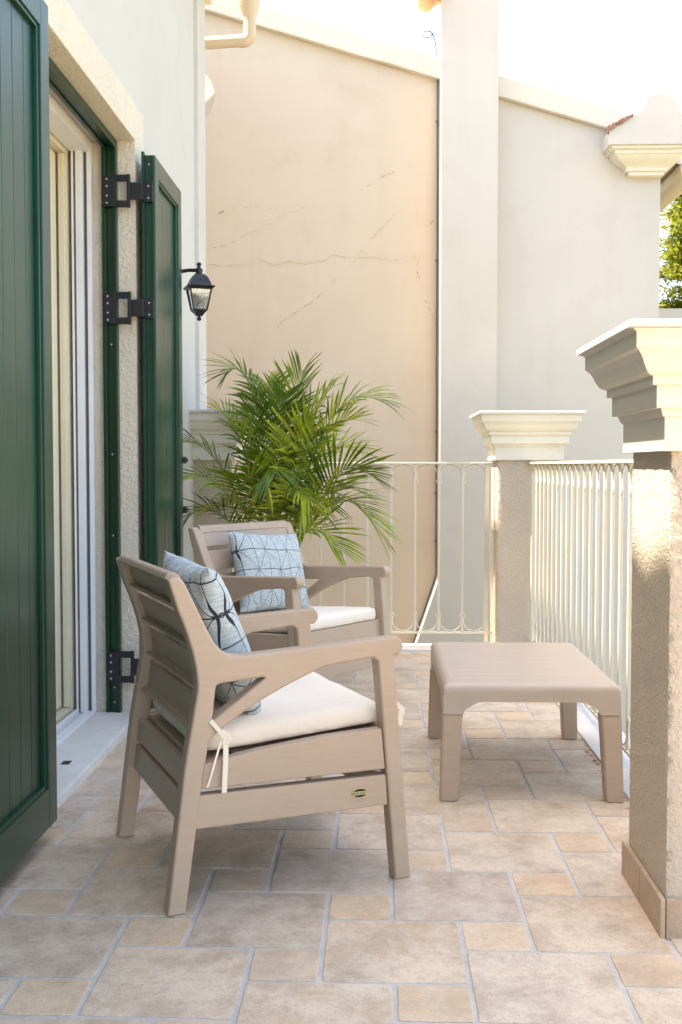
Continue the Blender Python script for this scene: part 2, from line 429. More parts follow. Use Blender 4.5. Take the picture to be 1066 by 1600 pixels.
# ---- the house on the left
house = empty('house', (-1.06, 4, 0), label='off white house with green shutters and cream door surround on the left', cat='house')
hm = Matrix.Translation((1.06, -4, 0))
def hpart(b, name, mat, parent=house, smooth=35, **t):
    me = b.mesh(name, smooth)
    if parent is house: me.transform(hm)
    else: me.transform(hm)
    return link(name, me, mat, parent, **t)
XW = -1.06; OY0, OY1, OZ = 3.20, 4.65, 2.487; BW = .175
b = B()
HY = -6.0
b.box(-1.5, XW, HY, OY0 - BW, -3.4, 4.05).box(-1.5, XW, OY1 + BW, 6.30, -3.4, 4.05)
b.box(-1.5, XW, OY0 - BW, OY1 + BW, OZ + .157, 4.05).box(-1.5, XW, OY0 - BW, OY1 + BW, -3.4, -.005)
b.box(-6, -5.7, HY, 6.3, -3.4, 4.05).box(-5.7, -1.5, 6.0, 6.28, -3.4, 4.05).box(-5.7, -1.5, HY + .002, HY + .3, -3.4, 4.05)
hpart(b, 'wall', 'house', smooth=0)
hpart(B().box(-5.7, -1.5, HY + .3, 6.0, -.2, .02), 'room_floor', 'wood', smooth=0)
hpart(B().box(-5.7, -1.5, HY + .3, 6.0, 2.6, 2.7), 'room_ceiling', 'dark_room', smooth=0)
hpart(B().box(-1.6, -1.036, 6.302, 6.56, -3.4, 4.05, .006), 'corner_pilaster', 'house')
# cornice under the eave
prof = [(-1.5, 3.87), (-1.0, 3.87), (-.985, 3.9), (-.985, 3.925), (-.965, 3.935), (-.94, 3.965), (-.92, 4.01), (-.915, 4.05), (-.89, 4.05), (-.89, 4.10), (-1.5, 4.10)]
hpart(B().prism(prof, HY - .1, 6.60, 'Y'), 'cornice', 'cap')
# tiled roof : barrel waves running down the slope
bm = bmesh.new(); rows = []
ny = 34 * 8
for k in range(2):
    x, z = ((-.74, 4.16), (-5.0, 5.6))[k]
    rows.append([[bm.verts.new((x, HY - .16 + (6.64 - HY + .16) * i / ny, z + .022 * math.sin(i / 8 * 2 * math.pi) + dz)) for i in range(ny + 1)] for dz in (0, .03)])
for i in range(ny):
    for l in (0, 1): bm.faces.new((rows[0][l][i], rows[0][l][i + 1], rows[1][l][i + 1], rows[1][l][i]))
    bm.faces.new((rows[0][0][i], rows[0][0][i + 1], rows[0][1][i + 1], rows[0][1][i]))
t = B(); t.merge(bm)
hpart(t, 'roof', 'terracotta')
hpart(B().box(-5.5, -.95, HY - .1, 6.58, 4.102, 4.12), 'roof_board', 'house', smooth=0)
# stucco surround : lining of the opening, slightly proud of the wall
XS = -1.036
def surround_bar(x0, x1, y0, y1, z0, z1):
    return B().box(x0, x1, y0, y1, z0, z1, .006, 2)
su = B()
su.box(-1.5, XS, OY1, OY1 + BW, -.005, OZ + .157, .005).box(-1.5, XS, OY0 - BW, OY0, -.005, OZ + .157, .005)
su.box(-1.5, XS + .0015, OY0 - .003, OY1 + .003, OZ, OZ + .1585, .005)
hpart(su, 'door_surround', 'surround')
# sill
sill = hpart(B().box(-1.5, -1.031, OY0 + .002, OY1 - .002, -.02, .030, .004).box(-1.034, -1.026, OY0 - .1, OY1 + .15, -.02, .0275, .003), 'door_sill', 'marble')
hpart(B().box(-1.135, -1.105, 3.80, 3.845, .0300, .0325, .001), 'drain_slot', 'black', sill)
# green frame on the lintel and both jambs : stepped profile
def jprofile(y, d):   # in (x, y), d = -1 grows towards the camera
    return [(-1.176, y), (-1.176, y + d * .030), (-1.160, y + d * .030), (-1.160, y + d * .018), (-1.150, y + d * .018), (-1.150, y + d * .026), (-1.128, y + d * .026), (-1.128, y + d * .034), (-1.112, y + d * .034), (-1.112, y)]
fr = B()
fr.prism(jprofile(OY1 - .001, -1), .030, OZ - .001, 'Z', .0015, 1)
fr.prism(jprofile(OY0 + .001, 1), .030, OZ - .001, 'Z', .0015, 1)
fr.prism([(x, OZ - .002 - abs(q - (OY1 - .001))) for x, q in jprofile(OY1 - .001, -1)], OY0 + .036, OY1 - .036, 'Y', .0015, 1)
frame = hpart(fr, 'shutter_frame', 'green_dark')
# white insect-screen rails and black brush strips
sc = B()
for x0, x1, d in ((-1.300, -1.292, .055), (-1.283, -1.254, .050), (-1.239, -1.220, .034)):
    sc.box(x0, x1, OY1 - d, OY1 - .001, .032, OZ - .05, .002)
sc.box(-1.31, -1.22, OY0, OY1 - .001, OZ - .052, OZ - .001, .003)
sc.box(-1.300, -1.286, OY0, OY1 - .06, .030, .052, .002).box(-1.262, -1.222, OY0, OY1 - .04, .030, .040, .002)
screen = hpart(sc, 'screen_rail', 'white_pvc')
hpart(B().box(-1.2915, -1.2835, OY1 - .044, OY1 - .002, .034, OZ - .054).box(-1.2535, -1.2395, OY1 - .022, OY1 - .002, .034, OZ - .054), 'brush_strip', 'grey_brush', screen)
# cream glazed door
dr = B()
dr.box(-1.46, -1.315, OY1 - .065, OY1 - .001, .031, OZ - .001, .004).box(-1.46, -1.315, OY0 + .001, OY0 + .065, .031, OZ - .001, .004)
dr.box(-1.46, -1.315, OY0 + .066, OY1 - .066, OZ - .070, OZ - .001, .004).box(-1.46, -1.315, OY0 + .066, OY1 - .066, .031, .062, .004)
dr.box(-1.345, -1.318, OY1 - .095, OY1 - .066, .064, OZ - .072, .004)
door = hpart(dr, 'door_frame', 'cream_pvc')
for y0, y1 in ((OY0 + .070, 3.922), (3.928, OY1 - .10)):
    lf = B()
    lf.box(-1.420, -1.350, y0, y0 + .085, .070, OZ - .076, .006).box(-1.420, -1.350, y1 - .085, y1, .070, OZ - .076, .006)
    lf.box(-1.420, -1.350, y0 + .084, y1 - .084, .070, .185, .006).box(-1.420, -1.350, y0 + .084, y1 - .084, OZ - .170, OZ - .076, .006)
    lf.box(-1.385, -1.344, y1 - .098, y1 - .083, .186, OZ - .172, .003)
    hpart(lf, 'door_leaf', 'cream_pvc', door)
    hpart(B().box(-1.392, -1.386, y0 + .082, y1 - .082, .183, OZ - .168), 'pane', 'glass', door, smooth=0)
hpart(B().box(-1.350, -1.340, 4.36, 4.40, .100, .122, .002), 'drain_cap', 'black', door)
# shutters, folded back flat along the wall
ZT, ZB = 2.425, .048
def shutter(y0, y1, hinge_low):
    X0, X1 = -1.000, -.950
    st, tr, br = .078, .085, .118
    f = B()
    f.box(X0, X1, y0, y0 + st, ZB, ZT, .004).box(X0, X1, y1 - st, y1, ZB, ZT, .004)
    f.box(X0 + .0007, X1 - .0007, y0 + st - .004, y1 - st + .004, ZB + .0005, ZB + br, .004).box(X0 + .0007, X1 - .0007, y0 + st - .004, y1 - st + .004, ZT - tr, ZT - .0005, .004)
    # rounded inner bead round the panel
    bx0, bx1 = X1 - .022, X1 - .007
    f.box(bx0, bx1, y0 + st - .003, y0 + st + .012, ZB + br, ZT - tr, .003).box(bx0, bx1, y1 - st - .012, y1 - st + .003, ZB + br, ZT - tr, .003)
    f.box(bx0, bx1, y0 + st + .012, y1 - st - .012, ZB + br - .003, ZB + br + .010, .003).box(bx0, bx1, y0 + st + .012, y1 - st - .012, ZT - tr - .010, ZT - tr + .003, .003)
    hy = y0 if hinge_low else y1; d = -1 if hinge_low else 1
    # lipped hinge edge
    f.box(X0 - .007, X0 + .004, hy + d * .010 if d < 0 else hy - .02, hy + .02 if d < 0 else hy + .010, ZB + .002, ZT + .012, .001)
    f.box(X1 - .012, X1 - .006, min(hy, hy + d * .006), max(hy, hy + d * .006), ZB + .004, ZT - .004, .001)
    f.box(X0 + .012, X0 + .017, min(hy, hy + d * .006), max(hy, hy + d * .006), ZB + .004, ZT - .004, .001)
    so = hpart(f, 'shutter', 'green')
    n = 5; wd = (y1 - y0 - 2 * st) / n
    for i in range(n):
        a = y0 + st + i * wd
        hpart(B().box(X0 + .012, X1 - .021, a + .0008, a + wd - .0008, ZB + br - .006, ZT - tr + .006, .0026, 1), 'board', 'green', so)
    return so
dimming_sh = shutter(1.905, 2.518, True); dimming_sh['label'] = 'added unseen green shutter that dims the light from the left'  # out of view, added so the wall reflects less onto left-facing sides
for a_ in (.64, 1.27): shutter(a_, a_ + .61, a_ < 1)['label'] = 'added unseen closed green shutter that dims the light from the left'  # unseen pair added to darken the wall for the same reason
near_sh = shutter(2.535, 3.148, False); near_sh['label'] = 'near green shutter cut by the left edge of the photo'
far_sh = shutter(4.642, 5.262, True); far_sh['label'] = 'far green shutter with black hinges beside the lantern'
for zc in (2.265, 1.772, .232):
    h = B(); yy = 4.603
    h.box(-1.166, -1.116, yy, yy + .014, zc - .066, zc + .066, .002)
    for dz in (-.054, .054): h.box(-1.117, -1.052, yy + .001, yy + .010, zc + dz - .0145, zc + dz + .0145, .002)
    h.box(-1.064, -1.050, yy - .003, yy + .013, zc - .070, zc + .070, .003)
    h.box(-1.0505, -.9985, yy + .002, yy + .011, zc - .036, zc + .036, .002)
    h.box(-.9990, -.957, yy + .021, yy + .034, zc - .042, zc + .042, .002)
    h.box(-1.004, -.994, yy + .004, yy + .030, zc - .036, zc + .036, .002)
    ho = hpart(h, 'hinge', 'black', far_sh)
    for dz in (-.050, -.020, .020, .050): hpart(B().tube([(-1.149, yy - .0015, zc + dz), (-1.149, yy + .002, zc + dz)], .0042, 8), 'hinge_screw', 'screw', far_sh)
    for dz in (-.026, .024): hpart(B().tube([(-.976, yy + .0195, zc + dz), (-.976, yy + .023, zc + dz)], .0042, 8), 'hinge_screw', 'screw', far_sh)
for zc in (1.128, .885): hpart(B().box(-.985, -.935, 5.263, 5.285, zc - .016, zc + .016, .003).box(-.945, -.932, 5.28, 5.31, zc - .008, zc + .008, .002), 'shutter_catch', 'black', far_sh)
for z_ in (2.385, 1.15, .80, .14, .075, 1.62): hpart(B().tube([(-1.139 if z_ < 2.3 else -.976, 4.620 if z_ < 2.3 else 4.640, z_), (-1.139 if z_ < 2.3 else -.976, 4.6255 if z_ < 2.3 else 4.644, z_)], .004, 8), 'frame_screw', 'screw', frame)

# gutter with hopper and elbow at the corner of the house
gut = empty('rain_gutter', (-.8, 6.7, 3.7), label='cream gutter and drain pipe elbow at the house corner', cat='gutter')
gm = Matrix.Translation((.8, -6.7, -3.7))
def gpart(b, name, mat='pipe'):
    me = b.mesh(name); me.transform(gm); return link(name, me, mat, gut)
ang = [R(180 + 180 * i / 12) for i in range(13)]
outer = [(-.80 + .07 * math.cos(a), 4.13 + .07 * math.sin(a)) for a in ang]; inner = [(-.80 + .066 * math.cos(a), 4.13 + .066 * math.sin(a)) for a in ang[::-1]]
gpart(B().prism(outer + inner, HY - .12, 6.95, 'Y'), 'gutter_channel')
gpart(B().tube([(-.80, 6.80, 4.09), (-.80, 6.80, 3.985), (-.797, 6.80, 3.93), (-.795, 6.80, 3.875)], [.074, .074, .058, .042], 20), 'hopper')
gpart(B().tube([(-.795, 6.80, 3.88)] + [(-.835 + .04 * math.cos(R(-a)), 6.80, 3.775 + .04 * math.sin(R(-a)) - .003) for a in (0, 25, 50, 75, 90)] + [(-.86, 6.80, 3.731)], .040, 20), 'pipe_elbow')
gpart(B().tube([(-.855, 6.80, 3.733), (-1.5, 6.80, 3.70)], .037, 20), 'drain_pipe')

# satellite dish behind the corner
dsh = empty('satellite_dish', (-1.225, 6.85, 3.4), label='white satellite dish peeking out behind the house corner', cat='satellite dish')
prof = [(r * .215, .32 * (r * .215) ** 2 * 1.6) for r in [i / 8 for i in range(9)]]
dm = B(); n = 36
rs = [[dm.bm.verts.new((r * math.cos(k * 2 * math.pi / n) * .95, r * math.sin(k * 2 * math.pi / n), z)) for k in range(n)] for r, z in prof[1:]]
cv = dm.bm.verts.new((0, 0, 0))
for k in range(n): dm.bm.faces.new((cv, rs[0][k], rs[0][(k + 1) % n]))
for a, b_ in zip(rs, rs[1:]):
    for k in range(n): dm.bm.faces.new((a[k], a[(k + 1) % n], b_[(k + 1) % n], b_[k]))
bmesh.ops.solidify(dm.bm, geom=dm.bm.faces[:], thickness=.006)
me = dm.mesh('reflector'); me.transform(Matrix.Rotation(R(78), 4, 'X')); link('reflector', me, 'dish', dsh)
B().tube([(0, .02, 0), (-.05, .1, -.05), (-.25, -.05, -.1)], .016, 8).obj('mount_arm', 'black', dsh)

# ---- pillars with moulded capitals
CAP = [(.0193, 1.134), (.0193, 1.211), (.0250, 1.213), (.0306, 1.228), (.0306, 1.231), (.0443, 1.231), (.0443, 1.282), (.0564, 1.282), (.0564, 1.3026),
       (.0640, 1.304), (.0735, 1.311), (.0815, 1.325), (.0880, 1.341), (.0960, 1.353), (.1030, 1.359), (.1055, 1.360), (.1055, 1.395), (.1150, 1.402)]
SLAB = [(.118, 1.4025), (.1255, 1.4045), (.1255, 1.4165), (.122, 1.4195)]
def pillar(x0, x1, y0, y1, label, zbot=-.3, dz=0):
    root = empty('balcony_pillar', ((x0 + x1) / 2, (y0 + y1) / 2, 0), label=label, cat='pillar', group='moulded pillars of the terrace')
    mt = Matrix.Translation((-(x0 + x1) / 2, -(y0 + y1) / 2, 0))
    # roughcast shaft as a fine grid so that its corners stay ragged
    bm = bmesh.new(); nz = 150; ns = 22
    per = []
    for i in range(ns): per.append((x0 + (x1 - x0) * i / ns, y0))
    for i in range(ns): per.append((x1, y0 + (y1 - y0) * i / ns))
    for i in range(ns): per.append((x1 - (x1 - x0) * i / ns, y1))
    for i in range(ns): per.append((x0, y1 - (y1 - y0) * i / ns))
    cx, cy = (x0 + x1) / 2, (y0 + y1) / 2; prev = None
    for k in range(nz + 1):
        z = zbot + (1.136 - zbot) * k / nz; ring = []
        for x, y in per:
            d = Vector((x - cx, y - cy, 0)); p = Vector((x, y, z))
            nn = noise.noise(p * 55) * .0022 + noise.noise(p * 130) * .0014
            cr = .0045 if abs(abs(x - cx) - (x1 - x0) / 2) < 1e-6 and abs(abs(y - cy) - (y1 - y0) / 2) < 1e-6 else 0
            ring.append(bm.verts.new(p + d.normalized() * (nn - cr)))
        if prev:
            m_ = len(per)
            for i in range(m_): bm.faces.new((prev[i], prev[(i + 1) % m_], ring[(i + 1) % m_], ring[i]))
        prev = ring
    t = B(); t.merge(bm); me = t.mesh('shaft', 60); me.transform(mt); link('shaft', me, 'pillar', root)
    c = B().rings(x0, x1, y0, y1, [(o, z + dz) for o, z in CAP]); bmesh.ops.bevel(c.bm, geom=[e for e in c.bm.edges if abs(e.verts[0].co.z - e.verts[1].co.z) < 1e-5], offset=.0012, segments=2, affect='EDGES')
    me = c.mesh('capital', 25); me.transform(mt); link('capital', me, 'cap', root)
    c = B().rings(x0, x1, y0, y1, [(o, z + dz) for o, z in SLAB])
    me = c.mesh('cap_slab', 30); me.transform(mt); link('cap_slab', me, 'marble', root)
    return root, mt
p1, mt = pillar(.673, 1.053, 2.512, 2.890, 'nearest roughcast pillar with stepped cream capital at right edge of photo')
# skirting tiles round its foot
for x0, x1, y0, y1 in ((.660, .672, 2.500, 2.702), (.660, .672, 2.705, 2.902), (.6735, .860, 2.499, 2.511), (.864, 1.05, 2.499, 2.511)):
    me = B().box(x0, x1, y0, y1, -.002, .092, .0018).mesh('skirting_tile'); me.transform(mt); link('skirting_tile', me, 'skirt_tile', p1)
p2, _ = pillar(.715, 1.085, 6.47, 6.84, 'far roughcast pillar with cream capital standing between the two railings')
p3, _ = pillar(-1.30, -.835, 6.20, 6.54, 'half pillar with cream capital against the house, behind the palm')

# ---- railings
def bar_mesh(name, h, wd=.013):
    return B().box(-wd / 2, wd / 2, -wd / 2, wd / 2, 0, h, .0015, 1).mesh(name)
def arc_mesh(name, rr, flip):
    pts = []
    for i in range(15):
        a = R(-32 + 244 * i / 14); pts.append((rr * math.cos(a), 0, rr * math.sin(a)))
    # small outward flicks at both ends
    pts = [(rr * 1.0 + .006, 0, -rr * .78)] + pts + [(-rr * 1.0 - .006, 0, -rr * .78)]
    if flip: pts = [(x, y, -z) for x, y, z in pts]
    return B().tube(pts, .0042, 6).mesh(name, 60)
def railing(p, q, label, sp=.1455, ends=(.05, .05), post=(False, False)):
    p, q = Vector(p), Vector(q); d = q - p; Lr = d.length
    root = empty('balcony_railing', (p.x, p.y, 0), math.atan2(d.y, d.x), label=label, cat='railing', group='cream iron railings round the terrace')
    zt, zb = 1.122, .082
    B().box(0, Lr, -.021, .021, zt - .012, zt, .002).obj('top_rail', 'iron_white', root)
    B().box(ends[0] * .4, Lr - ends[1] * .4, -.010, .010, zb - .012, zb, .0015).obj('bottom_rail', 'iron_white', root)
    n = int((Lr - ends[0] - ends[1]) / sp); x0 = (Lr - n * sp) / 2
    bm_ = bar_mesh('baluster', zt - .012 - zb); am = arc_mesh('scroll', sp * .46, False); bm2 = arc_mesh('scroll', sp * .46, True)
    for i in range(n + 1):
        if i in (0, n):
            B().box(x0 + i * sp - .012, x0 + i * sp + .012, -.012, .012, -.02, zt - .012, .002).obj('post', 'iron_white', root)
        else:
            o = link('baluster', bm_, 'iron_white', root); o.location = (x0 + i * sp, 0, zb)
        if i < n:
            o = link('scroll', am, 'iron_white', root); o.location = (x0 + (i + .5) * sp, 0, zt - .012 - sp * .46 - .003)
            o = link('scroll', bm2, 'iron_white', root); o.location = (x0 + (i + .5) * sp, 0, zb + sp * .46 + .003)
    return root
railing((.895, 2.892), (.912, 6.468), 'long cream iron railing with scrolls along the right side of the terrace')
railing((-.833, 6.64), (.713, 6.64), 'cream iron railing with scrolls across the back, behind palm and armchair', ends=(.02, .02))

# ---- the neighbour's house
nb = empty('neighbour_house', (.8, 8, 0), label='neighbouring house with peach and white gable wall and sloping coping', cat='house')
nm_ = Matrix.Translation((-.8, -8, 0))
def npart(b, name, mat, parent=nb, smooth=35, **t):
    me = b.mesh(name, smooth); me.transform(nm_); return link(name, me, mat, parent, **t)
def rz(x): return 3.891 - .302 * (x - .442)
peach = npart(B().prism([(-7, -3.4), (.66, -3.4), (.66, rz(.66)), (-7, rz(-7))], 8.0, 8.3, 'Y'), 'wall', 'peach', smooth=0, label='peach rendered part of the gable wall')
white = npart(B().prism([(.663, -3.4), (2.045, -3.4), (2.045, 3.30), (1.75, rz(1.75)), (.663, rz(.663))], 8.0, 8.3, 'Y'), 'wall', 'neighbour_white', smooth=0, label='white rendered part of the gable wall')
npart(B().box(1.9, 2.043, 8.302, 15, -3.4, 3.25), 'side_wall', 'neighbour_white', smooth=0)
def coping(x0, x1):
    bm = bmesh.new(); pr = [(7.945, .002), (7.94, .02), (7.943, .146), (8.24, .156), (8.36, .03), (8.36, .002)]
    rows = []
    nx = 40
    for i in range(nx + 1):
        x = x0 + (x1 - x0) * i / nx
        rows.append([bm.verts.new((x, y + .004 * noise.noise(Vector((x * 7, y * 9, 1))), rz(x) + h + .006 * noise.noise(Vector((x * 5, y * 6, h * 20))))) for y, h in pr])
    for a, b_ in zip(rows, rows[1:]):
        for k in range(len(pr)): bm.faces.new((a[k], a[(k + 1) % len(pr)], b_[(k + 1) % len(pr)], b_[k]))
    bm.faces.new(rows[0]); bm.faces.new(rows[-1][::-1])
    t = B(); t.merge(bm); return t
npart(coping(-7, 1.86), 'coping', 'coping')
bm = bmesh.new()   # roof behind the coping
rows = [[bm.verts.new((x, y, rz(x) + .02)) for x in (-7, 2.3)] for y in (8.3, 15)]
bm.faces.new((rows[0][0], rows[0][1], rows[1][1], rows[1][0])); t = B(); t.merge(bm); npart(t, 'roof', 'terracotta', smooth=0)
# chimney breast with a flared foot, standing proud of the wall
chim = npart(B().prism([(.447, 6.2), (.447, .30), (.30, -.13), (-.85, -3.4), (.853, -3.4), (.853, 6.2)], 7.80, 7.999, 'Y', .006), 'chimney', 'neighbour_white')
for i, (x, z, a) in enumerate(((.40, 4.50, 0), (.345, 4.46, .3))):
    bm = bmesh.new(); pr = []
    for y in (7.70, 8.05):
        pr.append([[bm.verts.new((x + r_ * math.cos(R(t_)), y, z + .0 + r_ * math.sin(R(t_)) * .9)) for t_ in range(180 + 20, 361 - 20, 14)] for r_ in (.05, .062)])
    for l in range(2):
        for k in range(len(pr[0][l]) - 1): bm.faces.new((pr[0][l][k], pr[0][l][k + 1], pr[1][l][k + 1], pr[1][l][k]))
    for k in range(len(pr[0][0]) - 1): bm.faces.new((pr[0][0][k], pr[0][0][k + 1], pr[0][1][k + 1], pr[0][1][k]))
    t = B(); t.merge(bm); npart(t, 'roof_tile', 'terracotta', chim)
# moulded corner block at the foot of the coping, with a domed top
cx0, cx1, cy0, cy1 = 1.80, 2.05, 7.93, 8.26
k = 1.55
cp = [(o_, 3.185 + (z_ - 3.165) * .69) for o_, z_ in ((.0, 3.165), (.0, 3.20), (.022, 3.205), (.022, 3.235), (.035, 3.25), (.060, 3.275), (.095, 3.30), (.110, 3.335), (.125, 3.345), (.125, 3.375), (.150, 3.385), (.150, 3.405), (.165, 3.41))]
corner = npart(B().rings(cx0, cx1, cy0, cy1, cp), 'corner_capital', 'cap', smooth=25)
bell = [(1.626, 3.3555), (2.215, 3.3555), (2.215, 3.535)] + bez((2.19, 3.54), (2.12, 3.56), (2.10, 3.615), 5) + bez((2.07, 3.672), (1.975, 3.745), (1.890, 3.680), 7) + bez((1.868, 3.62), (1.85, 3.578), (1.79, 3.565), 5) + [(1.68, 3.50), (1.622, 3.4525)]
npart(B().prism(bell, 7.764, 8.42, 'Y', .006), 'domed_top', 'neighbour_white', corner)
t = B(); rr_ = random.Random(5); bm = bmesh.new(); prev = None
for i in range(19):                                        # ragged broken edge of a clay tile bedded in the mortar
    u = i / 18; x = 1.612 + .175 * u; z = 3.462 + .096 * u; w_ = .020 * (1 - .5 * u) * rr_.uniform(.6, 1.3)
    cur = [bm.verts.new(p) for p in ((x, 7.752 + rr_.uniform(-.006, .004), z - w_), (x, 7.752 + rr_.uniform(-.006, .004), z + w_), (x, 7.80, z + w_), (x, 7.80, z - w_))]
    if prev:
        for k in range(4): bm.faces.new((prev[k], prev[(k + 1) % 4], cur[(k + 1) % 4], cur[k]))
    else: bm.faces.new(cur)
    prev = cur
bm.faces.new(prev[::-1]); t.merge(bm)
npart(t, 'broken_edge', 'rust', corner)
npart(B().tube([(2.30, 8.1, 3.275), (2.30, 15, 3.275)], .085, 20), 'eave_gutter', 'pipe')
npart(B().box(2.04, 2.30, 8.35, 15, 3.36, 3.42), 'eave_board', 'neighbour_white', smooth=0)

# cracks in the peach render
def crack(pts, wd, mat, seed, skip=.0):
    r = random.Random(seed); bm = bmesh.new(); P = []
    for (a, b_), (c, d) in zip(pts, pts[1:]):
        n = max(2, int(math.hypot(c - a, d - b_) / .018))
        for i in range(n):
            t = i / n; P.append((a + (c - a) * t + r.uniform(-.006, .006), b_ + (d - b_) * t + r.uniform(-.006, .006)))
    prev = None
    for i, (x, z) in enumerate(P):
        ww = wd * r.uniform(.25, 1.0); cur = (bm.verts.new((x, 7.9975, z - ww / 2)), bm.verts.new((x, 7.9975, z + ww / 2)))
        if prev and r.random() > skip: bm.faces.new((prev[0], cur[0], cur[1], prev[1]))
        prev = cur
    bmesh.ops.delete(bm, geom=[v_ for v_ in bm.verts if not v_.link_faces], context='VERTS')
    t = B(); t.merge(bm); npart(t, 'crack', mat, peach, smooth=0)
crack([(-1.257, 2.585), (-1.115, 2.57), (-0.955, 2.583), (-0.884, 2.626), (-0.76, 2.564), (-0.654, 2.602), (-0.53, 2.58), (-0.389, 2.606), (-0.336, 2.645), (-0.177, 2.622)], .0055, 'crack', 1, .12)
crack([(-0.177, 2.622), (-0.037, 2.626), (0.122, 2.602), (0.244, 2.636), (0.42, 2.601)], .004, 'crack', 2, .2)
crack([(-1.256, 2.69), (-1.114, 2.724), (-0.936, 2.81), (-0.777, 2.879), (-0.653, 2.956), (-0.494, 3.002)], .006, 'crack', 3, .5)
crack([(-0.107, 3.117), (0.015, 3.203), (0.138, 3.254), (0.26, 3.296), (0.382, 3.329)], .009, 'crack', 4, .5)
crack([(-0.797, 2.055), (-0.708, 2.161), (-0.566, 2.248), (-0.442, 2.335), (-0.354, 2.431)], .010, 'crack', 5, .4)
crack([(-0.354, 2.431), (-0.23, 2.526), (-0.072, 2.734), (0.068, 2.873), (0.243, 3.062), (0.4, 3.182)], .005, 'crack', 6, .6)
crack([(0.297, 2.627), (0.289, 2.523), (0.324, 2.383), (0.377, 2.243), (0.439, 2.121)], .012, 'crack_dark', 7, .45)
crack([(-1.06, 2.986), (-0.918, 3.002), (-0.759, 2.983), (-0.653, 2.956)], .005, 'crack', 8, .4)
crack([(-1.18, 2.93), (-1.12, 2.99)], .012, 'crack_dark', 9, .6)
crack([(0.419, 2.905), (0.323, 2.81), (0.314, 2.749)], .010, 'crack_dark', 10, .5)
crack([(-0.859, 1.968), (-0.762, 1.879), (-0.655, 1.826)], .005, 'crack', 11, .5)

# cable clipped along the chimney corner
cb = empty('wall_cable', (.43, 7.98, -.3), label='thin dark cable clipped along the corner of chimney and peach wall', cat='cable')
cm = Matrix.Translation((-.43, -7.98, .3))
zz = [3.9 - i * .12 for i in range(31)]
pts = [(.432 + .004 * noise.noise(Vector((0, 0, z * 3))), 7.986, z) for z in zz] + [(.41, 7.986, .22), (.33, 7.986, -.02), (.23, 7.986, -.33), (-.2, 7.986, -1.6)]
me = B().tube(pts, .0055, 6).mesh('cord', 60); me.transform(cm); link('cord', me, 'cable', cb)
for z in (3.6, 2.6, 1.35, .9, .55, -.05):
    x = .43 if z > .25 else .41 + (z - .22) * .32
    me = B().box(x - .010, x + .008, 7.977, 7.998, z - .006, z + .006, .002).mesh('clip'); me.transform(cm); link('clip', me, 'cable', cb)
lp = [(.425, 8.02, 4.03), (.425, 8.02, 4.10), (.415, 8.02, 4.18), (.395, 8.02, 4.245)]
lp += [(.355 + .038 * math.cos(a), 8.02 + .01 * math.sin(a), 4.235 + .028 * math.sin(a)) for a in [R(10 + 36 * i) for i in range(11)]]
B().tube([Vector(p) - Vector((.42, 8.02, 4.03)) for p in lp], .005, 6).obj('antenna_wire', 'wire', smooth=60, label='thin grey wire ending in a loop above the peach wall', cat='wire').location = (.42, 8.02, 4.03)

# low wall beside the neighbour's house
B().box(2.05, 7, 8.6, 8.8, -3.4, 2.33).obj('garden_wall', 'neighbour_white', smooth=0, label='low white wall beyond the nearest pillar, below the conifer', cat='wall')

# ---- conifer beyond the wall
def conifer(loc, h, rad, seed, label):
    r = random.Random(seed); root = empty('conifer_tree', loc, label=label, cat='tree')
    B().tube([(0, 0, 0), (.06, .03, h * .4), (0, 0, h * .97)], [.2, .13, .02], 8).obj('trunk', 'bark', root)
    V = []; Fc = []
    def quad(c, d, up, l, w_):
        sd_ = d.cross(up).normalized() * w_; i = len(V)
        V.extend([c - sd_ * .4, c + d * l * .5 - sd_, c + d * l, c + d * l * .5 + sd_, ])
        Fc.append((i, i + 1, i + 2, i + 3))
    z = h * .12
    while z < h:
        f = 1 - (z / h); L_ = rad * (f ** .75) * r.uniform(.7, 1.1) + .12
        nb_ = 6
        for k in range(nb_):
            az = r.uniform(0, 2 * math.pi); Lb = L_ * r.uniform(.6, 1.1); tilt = r.uniform(-.15, .3)
            d = Vector((math.cos(az), math.sin(az), tilt)).normalized()
            m_ = int(Lb * 260) + 30
            for j in range(m_):
                t = r.uniform(.12, 1); c = Vector((0, 0, z)) + d * Lb * t + Vector((r.gauss(0, .10), r.gauss(0, .10), r.gauss(0, .07) - .18 * t * t))
                dd = (d + Vector((r.gauss(0, .6), r.gauss(0, .6), r.gauss(.1, .45)))).normalized()
                quad(c, dd, Vector((r.gauss(0, .5), r.gauss(0, .5), 1)).normalized(), r.uniform(.10, .19), r.uniform(.014, .028))
        z += h * .018
    me = bpy.data.meshes.new('crown'); me.from_pydata([tuple(v_) for v_ in V], [], Fc); me.update()
    link('crown', me, 'conifer', root)
conifer((6.12, 21.5, -3.4), 10.2, 3.2, 11, 'tall yellow green conifer beyond the low wall at right edge')
conifer((9.2, 24.5, -3.4), 11.5, 2.8, 12, 'second conifer standing just right of the first, mostly outside the photo')

V = []; F = []; rl = random.Random(21)
for i in range(46):
    x = .822 - abs(rl.gauss(0, .012)); y = rl.choice((rl.uniform(3.2, 4.6), rl.uniform(3.6, 4.2))); a = rl.uniform(0, 6.28); l = rl.uniform(.004, .013)
    c_, s_ = math.cos(a) * l, math.sin(a) * l; k = len(V)
    V += [(x - c_, y - s_, .0015), (x + s_ * .4, y - c_ * .4, .002 + rl.uniform(0, .004)), (x + c_, y + s_, .0015), (x - s_ * .4, y + c_ * .4, .003)]; F.append((k, k + 1, k + 2, k + 3))
me = bpy.data.meshes.new('leaf_litter'); me.from_pydata(V, [], F); me.update()
link('leaf_litter', me, 'litter', None, label='tiny dry leaf scraps along the marble border under the table', cat='leaf litter', kind='stuff')

